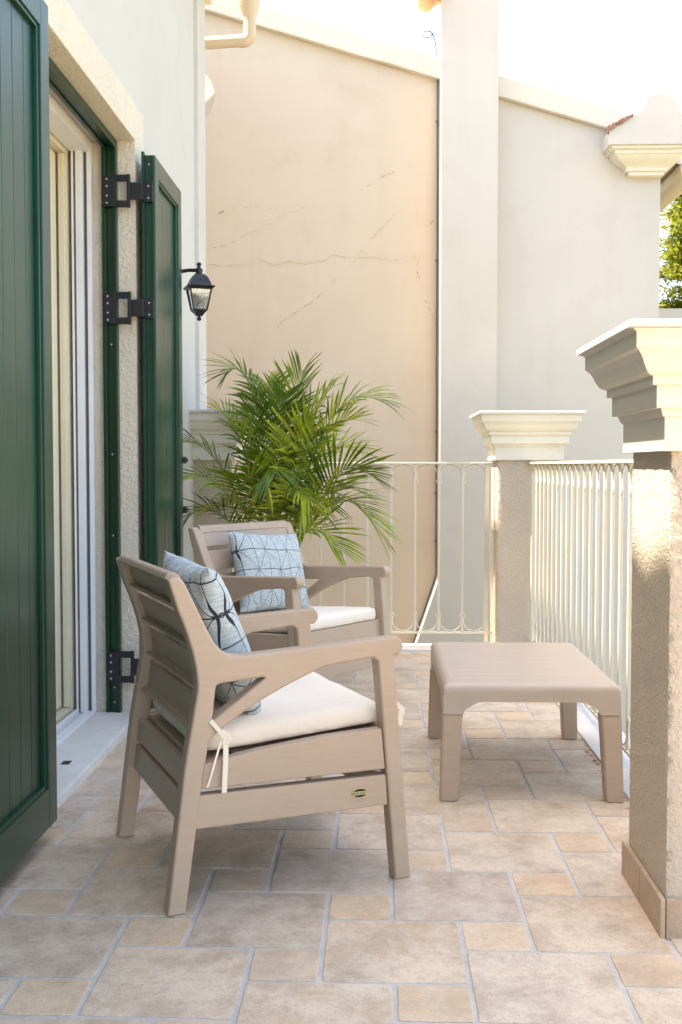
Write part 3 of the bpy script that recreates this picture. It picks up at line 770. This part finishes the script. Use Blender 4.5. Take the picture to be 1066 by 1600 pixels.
# ================================================================== FURNITURE
# ---- armchair of moulded resin; local x = forward, y = left, z = up; origin under the right rear foot
CW = .655; FT = .048
brace = bez((.092, .425), (.20, .515), (.40, .586), 10)
arm_fil = bez((.185, .629), (.125, .626), (.098, .680), 8)
top_r = bez((.040, .800), (.022, .846), (-.010, .826), 6)
outer = [(-.016, 0), (.030, 0), (.076, .34)] + brace + [(.535, .600), (.548, .590), (.600, 0), (.645, 0), (.594, .602)] + bez((.605, .602), (.636, .624), (.606, .651), 8) + [(.40, .640)] + arm_fil + [(.085, .705)] + top_r + \
        bez((.012, .755), (.066, .625), (.062, .55), 8) + [(.028, .36)]
hole = roundpoly([(.100, .472, .006), (.240, .571, .010), (.110, .562, .012)])
side = curve_mesh('side_frame', [outer, hole], FT / 2, .007)
# curve lies in (x, y) with thickness in z: turn to (x, z) with thickness in y
side.transform(Matrix(((1, 0, 0, 0), (0, 0, 1, 0), (0, 1, 0, 0), (0, 0, 0, 1))))
bm = bmesh.new(); bm.from_mesh(side); bmesh.ops.recalc_face_normals(bm, faces=bm.faces); bm.to_mesh(side); bm.free()
finish(side, 32); side.materials.append(M['resin'])
def back_u(z):     # front face of the back slats along the stile
    pts = [(.36, .078), (.55, .106), (.60, .104), (.68, .083), (.76, .053), (.84, .028)]
    for (z0, u0), (z1, u1) in zip(pts, pts[1:]):
        if z <= z1: return u0 + (u1 - u0) * (z - z0) / (z1 - z0)
    return pts[-1][1]
def make_chair(loc, rzv, label):
    root = empty('armchair', loc, rzv, label=label, cat='armchair', group='taupe resin armchairs')
    for y in (FT / 2, CW - FT / 2):
        o = link('side_frame', side, None, root); o.location = (0, y, 0)
    for z0, z1 in ((.748, .829), (.646, .728), (.544, .626), (.440, .524)):
        bm = bmesh.new(); n = 6
        prof = [(back_u(z0 + (z1 - z0) * i / n) - .006, z0 + (z1 - z0) * i / n) for i in range(n + 1)]
        front = list(prof); back = [(u - .012, z) for u, z in prof[::-1]]
        # lower lip folded to the rear
        lip = [(back_u(z0) - .036, z0 + .007), (back_u(z0) - .036, z0 + .000)]
        t = B().prism(front + back[:-1] + [(back[-1][0], back[-1][1] + .008)] + lip, FT - .003, CW - FT + .003, 'Y', .0022, 2)
        t.obj('back_slat', 'resin', root)
    # top rail closing the back
    pr = roundpoly([(.022, .812, .004), (.036, .806, .004), (.028, .836, .010), (-.002, .840, .010), (-.010, .822, .004)])
    B().prism(pr, FT - .01, CW - FT + .01, 'Y').obj('top_rail', 'resin', root)
    # side aprons and lower rails
    for y0, y1, s_ in ((.006, .040, 1), (CW - .040, CW - .006, -1)):
        B().prism([(.070, .304), (.572, .300), (.562, .410), (.40, .403), (.22, .386), (.080, .366)], y0, y1, 'Y', .005).obj('side_apron', 'resin', root)
        B().prism([(.050, .205), (.580, .203), (.574, .286), (.064, .289)], y0, y1, 'Y', .005).obj('lower_rail', 'resin', root)
    for z0, z1, u in ((.292, .352, .040), (.205, .277, .030)):
        B().prism([(u, z0), (u + .022, z0), (u + .030, z1), (u + .008, z1)], FT - .004, CW - FT + .004, 'Y', .003).obj('rear_rail', 'resin', root)
    B().prism([(.572, .285), (.594, .285), (.585, .412), (.563, .412)], FT - .004, CW - FT + .004, 'Y', .004).obj('front_apron', 'resin', root)
    B().prism([(.578, .203), (.600, .203), (.594, .272), (.572, .272)], FT - .004, CW - FT + .004, 'Y', .004).obj('front_rail', 'resin', root)
    for i in range(5):
        u0 = .075 + i * .098
        B().prism([(u0, .358 + .068 * u0 - .02), (u0 + .086, .358 + .068 * (u0 + .086) - .02), (u0 + .086, .358 + .068 * (u0 + .086)), (u0, .358 + .068 * u0)], .040, CW - .040, 'Y', .003).obj('seat_slat', 'resin', root)
    # plugs inside the stiles
    B().tube([(.052, CW - FT + .004, .452), (.052, CW - FT - .008, .452)], .013, 14).obj('plug', 'resin', root)
    for u, y in ((-.013, .004), (-.013, CW - .044), (.603, .004), (.603, CW - .044)):
        B().box(u, u + .040, y, y + .040, 0, .006, .001).obj('foot_cap', 'resin', root)
    # oval maker's badge on the right lower rail
    bd = B(); n = 28
    for rr_, y, dz in ((1.0, .0055, 0),):
        pass
    def oval(a, c, y0, y1):
        return B().prism([(.497 + a * math.cos(2 * math.pi * i / n), .246 + c * math.sin(2 * math.pi * i / n)) for i in range(n)], y0, y1, 'Y')
    bo = oval(.0225, .0130, .0030, .0062).obj('badge', 'gold', root)
    oval(.0205, .0112, .0022, .0032).obj('badge_face', 'black', bo)
    B().box(.478, .516, .0014, .0024, .2415, .2505).obj('badge_band', 'gold', bo)
    tc = bpy.data.curves.new('badge_text', 'FONT'); tc.body = 'HOLIDAY'; tc.size = .0088; tc.align_x = 'CENTER'; tc.align_y = 'CENTER'; tc.extrude = .0003
    to = bpy.data.objects.new('badge_text', tc); COL.objects.link(to)
    me = bpy.data.meshes.new_from_object(to.evaluated_get(bpy.context.evaluated_depsgraph_get())); bpy.data.objects.remove(to)
    me.materials.clear(); me.transform(Matrix.Translation((.497, .0011, .246)) @ Matrix.Rotation(R(90), 4, 'X'))
    link('badge_text', me, 'black', bo)
    return root
NEAR = ((-.495, 2.583, 0), .4305); FAR = ((-.823, 4.692, 0), -.630)
make_chair(*NEAR, 'taupe resin armchair nearest the camera, seen from behind, oval badge on its rail')
make_chair(*FAR, 'taupe resin armchair in front of the palm, facing right towards the table')

def chair_mtx(c): return Matrix.Translation(c[0]) @ Matrix.Rotation(c[1], 4, 'Z')
# ---- seat cushions with fabric ties
def cushion(c, label, seed, ties):
    L_, W_, T_ = .500, .548, .060; nx, ny = 22, 22; bm = bmesh.new()
    def pt(a, b_, sgn):
        # rounded rectangle outline with a soft, slightly crowned top
        x = (a - .5) * L_; y = (b_ - .5) * W_
        ex = max(0, abs(x) - (L_ / 2 - .035)) / .035; ey = max(0, abs(y) - (W_ / 2 - .035)) / .035
        if ex > 0 and ey > 0:
            m_ = math.hypot(ex, ey)
            mx_ = max(ex, ey)
            ex2, ey2 = ex * mx_ / m_, ey * mx_ / m_
            x = math.copysign(L_ / 2 - .035 + .035 * ex2, x); y = math.copysign(W_ / 2 - .035 + .035 * ey2, y)
        e = max(ex, ey)
        edge = 1 - .30 * e ** 6
        crown = .009 * (1 - (2 * a - 1) ** 2) * (1 - (2 * b_ - 1) ** 2)
        z = sgn * (T_ / 2 * edge + (crown if sgn > 0 else 0)) + .0025 * noise.noise(Vector((x * 14, y * 14, seed + sgn)))
        return (x, y, z)
    g_ = {}
    for sgn in (1, -1):
        for i in range(nx + 1):
            for j in range(ny + 1): g_[sgn, i, j] = bm.verts.new(pt(i / nx, j / ny, sgn))
        for i in range(nx):
            for j in range(ny): bm.faces.new((g_[sgn, i, j], g_[sgn, i + 1, j], g_[sgn, i + 1, j + 1], g_[sgn, i, j + 1]))
    per = [(i, 0) for i in range(nx)] + [(nx, j) for j in range(ny)] + [(i, ny) for i in range(nx, 0, -1)] + [(0, j) for j in range(ny, 0, -1)]
    for k in range(len(per)):
        a, b_ = per[k], per[(k + 1) % len(per)]
        bm.faces.new((g_[1, a[0], a[1]], g_[1, b_[0], b_[1]], g_[-1, b_[0], b_[1]], g_[-1, a[0], a[1]]))
    bmesh.ops.subdivide_edges(bm, edges=[e for e in bm.edges if abs(e.verts[0].co.z - e.verts[1].co.z) > .03], cuts=3)
    for v_ in bm.verts:
        if abs(v_.co.z) < T_ * .30:
            k = 1 + .012 * (1 - (v_.co.z / (T_ / 2)) ** 2); v_.co.x *= k; v_.co.y *= k
    t = B(); t.merge(bm); me = t.mesh('seat_cushion', 55)
    o = link('seat_cushion', me, 'cushion', None, label=label, cat='cushion', group='cream seat cushions')
    loc = Matrix.Translation((.334, CW / 2, .4225)) @ Matrix.Rotation(-.068, 4, 'Y')
    o.matrix_world = chair_mtx(c) @ loc
    if ties:
        inv = loc.inverted()
        def ribbon(pts, wd, nm):
            bm = bmesh.new(); prev = None; nP = len(pts)
            for i, p in enumerate(pts):
                p = Vector(p); a = pts[max(i - 1, 0)]; b_ = pts[min(i + 1, nP - 1)]
                d = (Vector(b_) - Vector(a)).normalized(); n_ = Vector((0, 1, .15)).normalized(); sd_ = d.cross(n_).normalized() * wd / 2
                q = [inv @ (p + sd_), inv @ (p - sd_), inv @ (p - sd_ + n_ * .002), inv @ (p + sd_ + n_ * .002)]
                cur = [bm.verts.new(v_) for v_ in q]
                if prev:
                    for k in range(4): bm.faces.new((prev[k], prev[(k + 1) % 4], cur[(k + 1) % 4], cur[k]))
                else: bm.faces.new(cur)
                prev = cur
            bm.faces.new(prev[::-1]); t = B(); t.merge(bm); t.obj(nm, 'cushion', o, 60)
        ribbon([(.128, -.006, .428), (.131, -.008, .405), (.130, -.009, .37), (.128, -.008, .33), (.127, -.006, .292)], .013, 'tie')
        ribbon([(.122, -.006, .43), (.112, -.007, .40), (.100, -.006, .36), (.090, -.005, .325), (.084, -.004, .31)], .005, 'tie')
        ribbon([(.094, -.003, .475), (.104, -.007, .462), (.116, -.010, .447), (.128, -.010, .432), (.139, -.007, .424)], .011, 'tie')
        ribbon([(.120, -.008, .448), (.134, -.012, .440), (.142, -.010, .428), (.134, -.010, .418), (.122, -.009, .424)], .010, 'tie')
        ribbon([(.600, .050, .452), (.622, .036, .462), (.634, .032, .448), (.630, .034, .432), (.618, .040, .428)], .018, 'tie')
        ribbon([(.612, .046, .442), (.626, .036, .436), (.630, .034, .418), (.626, .034, .406)], .014, 'tie')
cushion(NEAR, 'cream seat cushion tied to the nearest armchair', 1, True)
cushion(FAR, 'cream seat cushion on the armchair in front of the palm', 5, True)

# ---- throw pillows
def pillow(c, centre, tilt, spin, yaw, size, T_, label, seed):
    n = 40; bm = bmesh.new(); g_ = {}
    for sgn in (1, -1):
        for i in range(n + 1):
            for j in range(n + 1):
                a = 2 * i / n - 1; b_ = 2 * j / n - 1
                x = a * size[0] / 2 * (1 - .085 * (1 - b_ * b_) * abs(a) ** 2); y = b_ * size[1] / 2 * (1 - .075 * (1 - a * a) * abs(b_) ** 2)
                h = ((1 - a ** 2) * (1 - b_ ** 2)); h = max(h, 0) ** .42
                wr = .008 * noise.noise(Vector((x * 9 + seed, y * 9, sgn * 2.0))) * h + .010 * math.exp(-((abs(a) - .85) ** 2 + (abs(b_) - .85) ** 2) * 10) * math.sin((a - b_) * 16 + seed) * h
                z = sgn * T_ / 2 * h + wr
                if max(abs(a), abs(b_)) > .999: z = .004 * noise.noise(Vector((x * 12, y * 12, seed)))
                key = (sgn, i, j)
                if max(abs(a), abs(b_)) > .999 and sgn < 0: g_[key] = g_[1, i, j]
                else: g_[key] = bm.verts.new((x, y, z))
    for sgn in (1, -1):
        for i in range(n):
            for j in range(n):
                f = [g_[sgn, i, j], g_[sgn, i + 1, j], g_[sgn, i + 1, j + 1], g_[sgn, i, j + 1]]
                try: bm.faces.new(f if sgn > 0 else f[::-1])
                except ValueError: pass
    t = B(); t.merge(bm); me = t.mesh('throw_pillow', 70)
    o = link('throw_pillow', me, 'pillow', None, label=label, cat='pillow', group='blue star print pillows')
    # local x across the chair, local y up, local z forward
    base = Matrix(((0, 0, 1, 0), (1, 0, 0, 0), (0, 1, 0, 0), (0, 0, 0, 1)))
    o.matrix_world = chair_mtx(c) @ Matrix.Translation(centre) @ Matrix.Rotation(yaw, 4, 'Z') @ Matrix.Rotation(-tilt, 4, 'Y') @ base @ Matrix.Rotation(spin, 4, 'Z')
pillow(NEAR, (.185, .325, .640), R(19), R(2), R(0), (.44, .44), .15, 'blue star print pillow leaning in the nearest armchair', 1.3)
pillow(FAR, (.190, .315, .625), R(17), R(-4), R(-2), (.44, .37), .14, 'blue star print pillow on the armchair in front of the palm', 4.1)

# ---- low side table
tb = empty('side_table', (.506, 3.95, 0), R(.0), label='low taupe resin table with tapered legs beside the right railing', cat='table')
TX0, TX1, TY0, TY1, TH = -.297, .297, -.435, .44, .388
# slab whose long edges roll over into the skirt
bm = bmesh.new(); pr = []
ins = .008
edge = []
for i in range(9):
    a = R(90 * i / 8); edge.append((.034 * (1 - math.sin(a)), -.034 * (1 - math.cos(a)) ))
# rings from bottom of the skirt to the top
levels = [(.0, .3515), (.0, .3530)] + [(o, TH - .024 + .024 * math.sin(R(q))) for o, q in [(.024 * (1 - math.cos(R(q_))), q_) for q_ in range(0, 91, 10)]]
def rrect(off, z, rad=None, n=6):
    rad = .005 + off
    x0, x1, y0, y1 = TX0 + ins + off, TX1 - ins - off, TY0 + ins + off, TY1 - ins - off; out = []
    for cx_, cy_, a0 in ((x1 - rad, y1 - rad, 0), (x0 + rad, y1 - rad, 90), (x0 + rad, y0 + rad, 180), (x1 - rad, y0 + rad, 270)):
        for i in range(n + 1): a = R(a0 + 90 * i / n); out.append(bm.verts.new((cx_ + rad * math.cos(a), cy_ + rad * math.sin(a), z)))
    return out
prev = None
for o_, z in levels:
    ring = rrect(o_, z)
    if prev:
        for k in range(len(ring)): bm.faces.new((prev[k], prev[(k + 1) % len(ring)], ring[(k + 1) % len(ring)], ring[k]))
    prev = ring
bm.faces.new(prev)
bottom = rrect(.02, .346); bm.faces.new(bottom[::-1])
first = bm.verts[:len(prev)]
bm.verts.ensure_lookup_table(); n0 = len(prev)
for k in range(n0): bm.faces.new((bm.verts[k], bm.verts[(k + 1) % n0], bottom[(k + 1) % n0], bottom[k]))
t = B(); t.merge(bm); top = t.obj('table_top', 'resin_top', tb)
npl = 11; py0, py1 = TY0 + .036, TY1 - .036; pw = (py1 - py0) / npl
pm = B().box(TX0 + .033, TX1 - .033, 0, pw - .0014, 0, .0012, .0006, 1).mesh('plank'); pm.materials.append(M['resin_top'])
for i in range(npl):
    o = link('plank', pm, None, top); o.location = (0, py0 + i * pw, TH - .0006)
def table_leg(sx, sy):
    bx = TX1 if sx > 0 else TX0; by = TY1 if sy > 0 else TY0
    def sect(z, k, wx, wy):
        ox_ = bx + sx * k; oy_ = by + sy * k
        a, c = sorted((ox_, ox_ - sx * wx)); d, e = sorted((oy_, oy_ - sy * wy)); return (a, c, d, e, z)
    bm = bmesh.new(); prev = None
    for z, k, wx, wy in ((0, .002, .056, .056), (.02, .002, .058, .058), (.285, -.006, .066, .066)):
        a, c, d, e, z = sect(z, k, wx, wy)
        ring = [bm.verts.new(p) for p in ((a, d, z), (c, d, z), (c, e, z), (a, e, z))]
        if prev:
            for k_ in range(4): bm.faces.new((prev[k_], prev[(k_ + 1) % 4], ring[(k_ + 1) % 4], ring[k_]))
        else: bm.faces.new(ring[::-1])
        prev = ring
    bm.faces.new(prev)
    bmesh.ops.bevel(bm, geom=[e_ for e_ in bm.edges], offset=.004, segments=2, affect='EDGES')
    t = B(); t.merge(bm); t.obj('leg', 'resin', tb)
for sx in (-1, 1):
    for sy in (-1, 1): table_leg(sx, sy)
def skirt(a, c):
    return [(a, .2865), (a + .067, .2865), (a + .067, .297), (a + .078, .306), (a + .112, .326), (a + .125, .328), (c - .125, .328), (c - .112, .326), (c - .078, .306), (c - .067, .297), (c - .067, .2865), (c, .2865), (c, .3512), (a, .3512)]
for sy in (-1, 1):
    yo = (TY1 - ins) if sy > 0 else (TY0 + ins)
    B().prism(skirt(TX0 + ins, TX1 - ins), *sorted((yo, yo - sy * .034)), 'Y').obj('skirt_panel', 'resin_top', tb)
for sx in (-1, 1):
    xo = (TX1 - ins) if sx > 0 else (TX0 + ins)
    B().prism(skirt(TY0 + ins + .0345, TY1 - ins - .0345), *sorted((xo - sx * .0004, xo - sx * .032)), 'X').obj('skirt_panel', 'resin_top', tb)

# ---- wall lantern
lan = empty('wall_lantern', (-.889, 5.40, 1.83), R(20), label='black wall lantern hanging beyond the far green shutter', cat='lantern')
Z0 = -1.83
def lrings(prof, n=4, rot=45): 
    b_ = B(); rs = []
    for r, z in prof: rs.append([b_.bm.verts.new((r * math.cos(R(rot + 360 * k / n)), r * math.sin(R(rot + 360 * k / n)), z + Z0)) for k in range(n)])
    for a, c in zip(rs, rs[1:]):
        for k in range(n): b_.bm.faces.new((a[k], a[(k + 1) % n], c[(k + 1) % n], c[k]))
    b_.bm.faces.new(rs[0][::-1]); b_.bm.faces.new(rs[-1]); return b_
lrings([(.066, 1.972), (.094, 1.984), (.096, 1.990), (.076, 1.996), (.068, 2.012), (.055, 2.034), (.036, 2.050), (.018, 2.056)]).obj('lantern_hood', 'black', lan, 40)
b_ = B().lathe([(.016, 2.050 + Z0), (.016, 2.062 + Z0), (.019, 2.066 + Z0), (.019, 2.078 + Z0), (.010, 2.084 + Z0), (.008, 2.094 + Z0), (.013, 2.100 + Z0), (.011, 2.108 + Z0), (.003, 2.112 + Z0)], 14); b_.obj('finial', 'black', lan, 40)
lrings([(.020, 1.846), (.036, 1.862), (.050, 1.872), (.050, 1.878), (.02, 1.879)]).obj('lantern_base', 'black', lan, 40)
B().lathe([(.004, 1.822 + Z0), (.011, 1.828 + Z0), (.012, 1.834 + Z0), (.006, 1.842 + Z0), (.010, 1.850 + Z0)], 12).obj('drop_knob', 'black', lan, 40)
for k in range(4):
    a, a2 = R(45 + 90 * k), R(135 + 90 * k)
    p0 = Vector((.048 * math.cos(a), .048 * math.sin(a), 1.876 + Z0)); p1_ = Vector((.074 * math.cos(a), .074 * math.sin(a), 1.976 + Z0))
    q0 = Vector((.048 * math.cos(a2), .048 * math.sin(a2), 1.876 + Z0)); q1 = Vector((.074 * math.cos(a2), .074 * math.sin(a2), 1.976 + Z0))
    B().tube([p0, p1_], .0042, 6).obj('corner_bar', 'black', lan)
    bm = bmesh.new(); vv = [bm.verts.new(p * .97) for p in (p0, q0, q1, p1_)]
    for v_, p in zip(vv, (p0, q0, q1, p1_)): v_.co = Vector((p.x * .95, p.y * .95, p.z))
    bm.faces.new(vv); bmesh.ops.solidify(bm, geom=bm.faces[:], thickness=.002); t = B(); t.merge(bm); t.obj('pane', 'glass', lan, 0)
B().lathe([(.004, 1.905 + Z0), (.020, 1.912 + Z0), (.027, 1.926 + Z0), (.027, 1.945 + Z0), (.018, 1.962 + Z0), (.013, 1.975 + Z0)], 16).obj('bulb', 'bulb', lan, 60)
inv = Matrix.Rotation(-R(20), 4, 'Z')
arm = [(0, 0, 2.072), (-.05, 0, 2.073), (-.10, 0, 2.066), (-.14, 0, 2.045), (-.172, 0, 2.005)]
B().tube([inv @ Vector((x, y, z + Z0)) for x, y, z in arm], [.010, .009, .010, .012, .014], 8).obj('bracket_arm', 'black', lan, 60)
bm = B().box(-.171, -.160, -.035, .035, 1.93 + Z0, 2.06 + Z0, .004); bmesh.ops.transform(bm.bm, matrix=inv, verts=bm.bm.verts); bm.obj('wall_plate', 'black', lan)

# ---- potted palm
PB = Vector((-.56, 5.72, 0))
palm = empty('potted_palm', PB, label='bushy green areca palm in a pot in the back left corner', cat='plant')
B().lathe([(.13, 0), (.14, .01), (.175, .30), (.185, .30), (.185, .335), (.168, .335), (.165, .30)], 28).obj('pot', 'pot', palm)
B().lathe([(.16, .28), (.163, .305), (.05, .315)], 24).obj('soil', 'soil', palm)
def frond(base, ctrl, tip, lmax, n, seed, name='frond', mat='palm', droop=.5):
    r = random.Random(seed); V = []; F = []; mi = []
    P = [Vector(p) for p in bez(base, ctrl, tip, 40)]
    def add(a, b_, c, d, m_):
        i = len(V); V.extend((a, b_, c, d)); F.append((i, i + 1, i + 2, i + 3)); mi.append(m_)
    # stem
    for i in range(40):
        w0, w1 = .007 * (1 - i / 46), .007 * (1 - (i + 1) / 46); d = (P[i + 1] - P[i]).normalized(); sd_ = d.cross(Vector((.3, -1, .2))).normalized(); up = sd_.cross(d)
        add(P[i] - sd_ * w0, P[i] + up * w0, P[i + 1] + up * w1, P[i + 1] - sd_ * w1, 1); add(P[i] + up * w0, P[i] + sd_ * w0, P[i + 1] + sd_ * w1, P[i + 1] + up * w1, 1)
    roll = r.uniform(-.5, .5)
    for k in range(n):
        t = .30 + .70 * (k + .5) / n; fi = t * 40; i = min(int(fi), 39); p = P[i].lerp(P[i + 1], fi - i); d = (P[i + 1] - P[i]).normalized()
        sd_ = d.cross(Vector((0, 0, 1)))
        if sd_.length < .1: sd_ = d.cross(Vector((0, 1, 0)))
        sd_.normalize(); up = sd_.cross(d).normalized()
        sd2 = sd_ * math.cos(roll) + up * math.sin(roll); up2 = up * math.cos(roll) - sd_ * math.sin(roll)
        tt = (t - .30) / .70
        ln = lmax * (.55 + .75 * math.sin(math.pi * (tt * .72 + .16)) - .30) * r.uniform(.85, 1.12)
        fw = .45 + .95 * tt ** 1.4
        for sg in (-1, 1):
            dr = (sd2 * sg + d * fw + up2 * r.uniform(.10, .42) + Vector((r.gauss(0, .07), r.gauss(0, .07), r.gauss(0, .07)))).normalized()
            wd = ln * .018 * r.uniform(.8, 1.2) + .0022; m_ = 5; q = []
            nrm = dr.cross(d).normalized(); wv = nrm.cross(dr).normalized()
            g_ = droop * r.uniform(.6, 1.3)
            for s_ in range(m_ + 1):
                u = s_ / m_; c = p + dr * ln * u + Vector((0, 0, -g_ * ln * u * u * .8)) - dr * ln * u * u * .10 * g_
                wk = wd * (math.sin(math.pi * min(1, .12 + u * .55)) if u < .7 else (1 - u) / .3 * .93 + .02); q.append((c - wv * wk, c + wv * wk))
            for a, b_ in zip(q, q[1:]): add(a[0], a[1], b_[1], b_[0], 0)
    me = bpy.data.meshes.new(name); me.from_pydata([tuple(v_) for v_ in V], [], F)
    me.materials.append(M[mat]); me.materials.append(M['rachis']); me.polygons.foreach_set('material_index', mi); me.update()
    return link(name, me, None, palm)
def W(x, y, z): return (x - PB.x, max(y, 5.50 + (y - 5.2) * .2) - PB.y, z)
spec = [  # tip (world), control (world), leaf length, leaflets, roll
    ((-.78, 5.60, 1.58), (-.60, 5.70, 1.78), .24, 26), ((-.40, 5.75, 1.60), (-.52, 5.72, 1.30), .30, 32), ((-.60, 5.85, 1.55), (-.56, 5.75, 1.35), .27, 26),
    ((.02, 5.70, 1.44), (-.36, 5.70, 1.62), .30, 22), ((-.22, 5.55, 1.52), (-.46, 5.68, 1.30), .30, 28), ((-1.02, 5.62, 1.22), (-.78, 5.66, 1.28), .22, 22),
    ((-1.00, 5.50, 1.04), (-.74, 5.60, 1.16), .22, 22), ((-.98, 5.60, .84), (-.76, 5.58, 1.02), .20, 20), ((-.88, 5.38, .86), (-.70, 5.50, 1.06), .20, 22),
    ((.02, 5.42, .74), (-.26, 5.52, 1.26), .28, 30), ((-.08, 5.34, .96), (-.36, 5.52, 1.14), .28, 26), ((-.10, 5.80, 1.18), (-.36, 5.75, 1.34), .28, 24),
    ((-.52, 5.22, 1.06), (-.54, 5.48, 1.30), .24, 26), ((-.34, 5.20, .90), (-.46, 5.42, 1.20), .26, 26),
    ((-.68, 5.28, 1.00), (-.62, 5.52, 1.18), .23, 24), ((-.32, 5.40, 1.28), (-.47, 5.6, 1.24), .27, 26), ((-.74, 5.44, 1.30), (-.63, 5.6, 1.22), .25, 24),
    ((-.88, 5.80, 1.40), (-.68, 5.75, 1.42), .24, 22), ((-.18, 5.25, .66), (-.40, 5.42, 1.00), .24, 24), ((-.12, 5.62, 1.34), (-.40, 5.68, 1.36), .28, 24),
    ((-.50, 5.55, 1.44), (-.55, 5.68, 1.20), .27, 26), ((-.66, 5.68, 1.44), (-.59, 5.72, 1.22), .26, 24), ((-.30, 5.85, 1.46), (-.46, 5.76, 1.28), .28, 24), ((-.04, 5.55, 1.06), (-.32, 5.6, 1.24), .28, 24),
]
for i, (tip, ctl, lm, n) in enumerate(spec):
    r = random.Random(100 + i); a = r.uniform(0, 6.28)
    frond((.06 * math.cos(a), .06 * math.sin(a), .30), W(*ctl), W(*tip), lm * 1.15, int(n * 1.2), i, droop=r.uniform(.12, .5))
frond((.02, .02, .30), W(-.28, 5.95, 1.36), W(-.13, 6.0, 1.18), .16, 12, 77, mat='palm_yellow')
frond((.03, -.02, .30), W(-.56, 5.35, 1.18), W(-.58, 5.2, .98), .16, 14, 78, mat='palm_yellow', droop=.9)
for i in range(7):
    a = i * .9; bx_, by_ = .05 * math.cos(a), .05 * math.sin(a)
    B().tube([(bx_, by_, .29), (bx_ * 1.4, by_ * 1.4, .5), (bx_ * 2.2, by_ * 2.2, .74)], [.013, .011, .007], 8).obj('cane', 'rachis', palm)

for o in S.objects:
    if o.type == 'MESH' and not o.data.materials: print('NO MATERIAL', o.name)
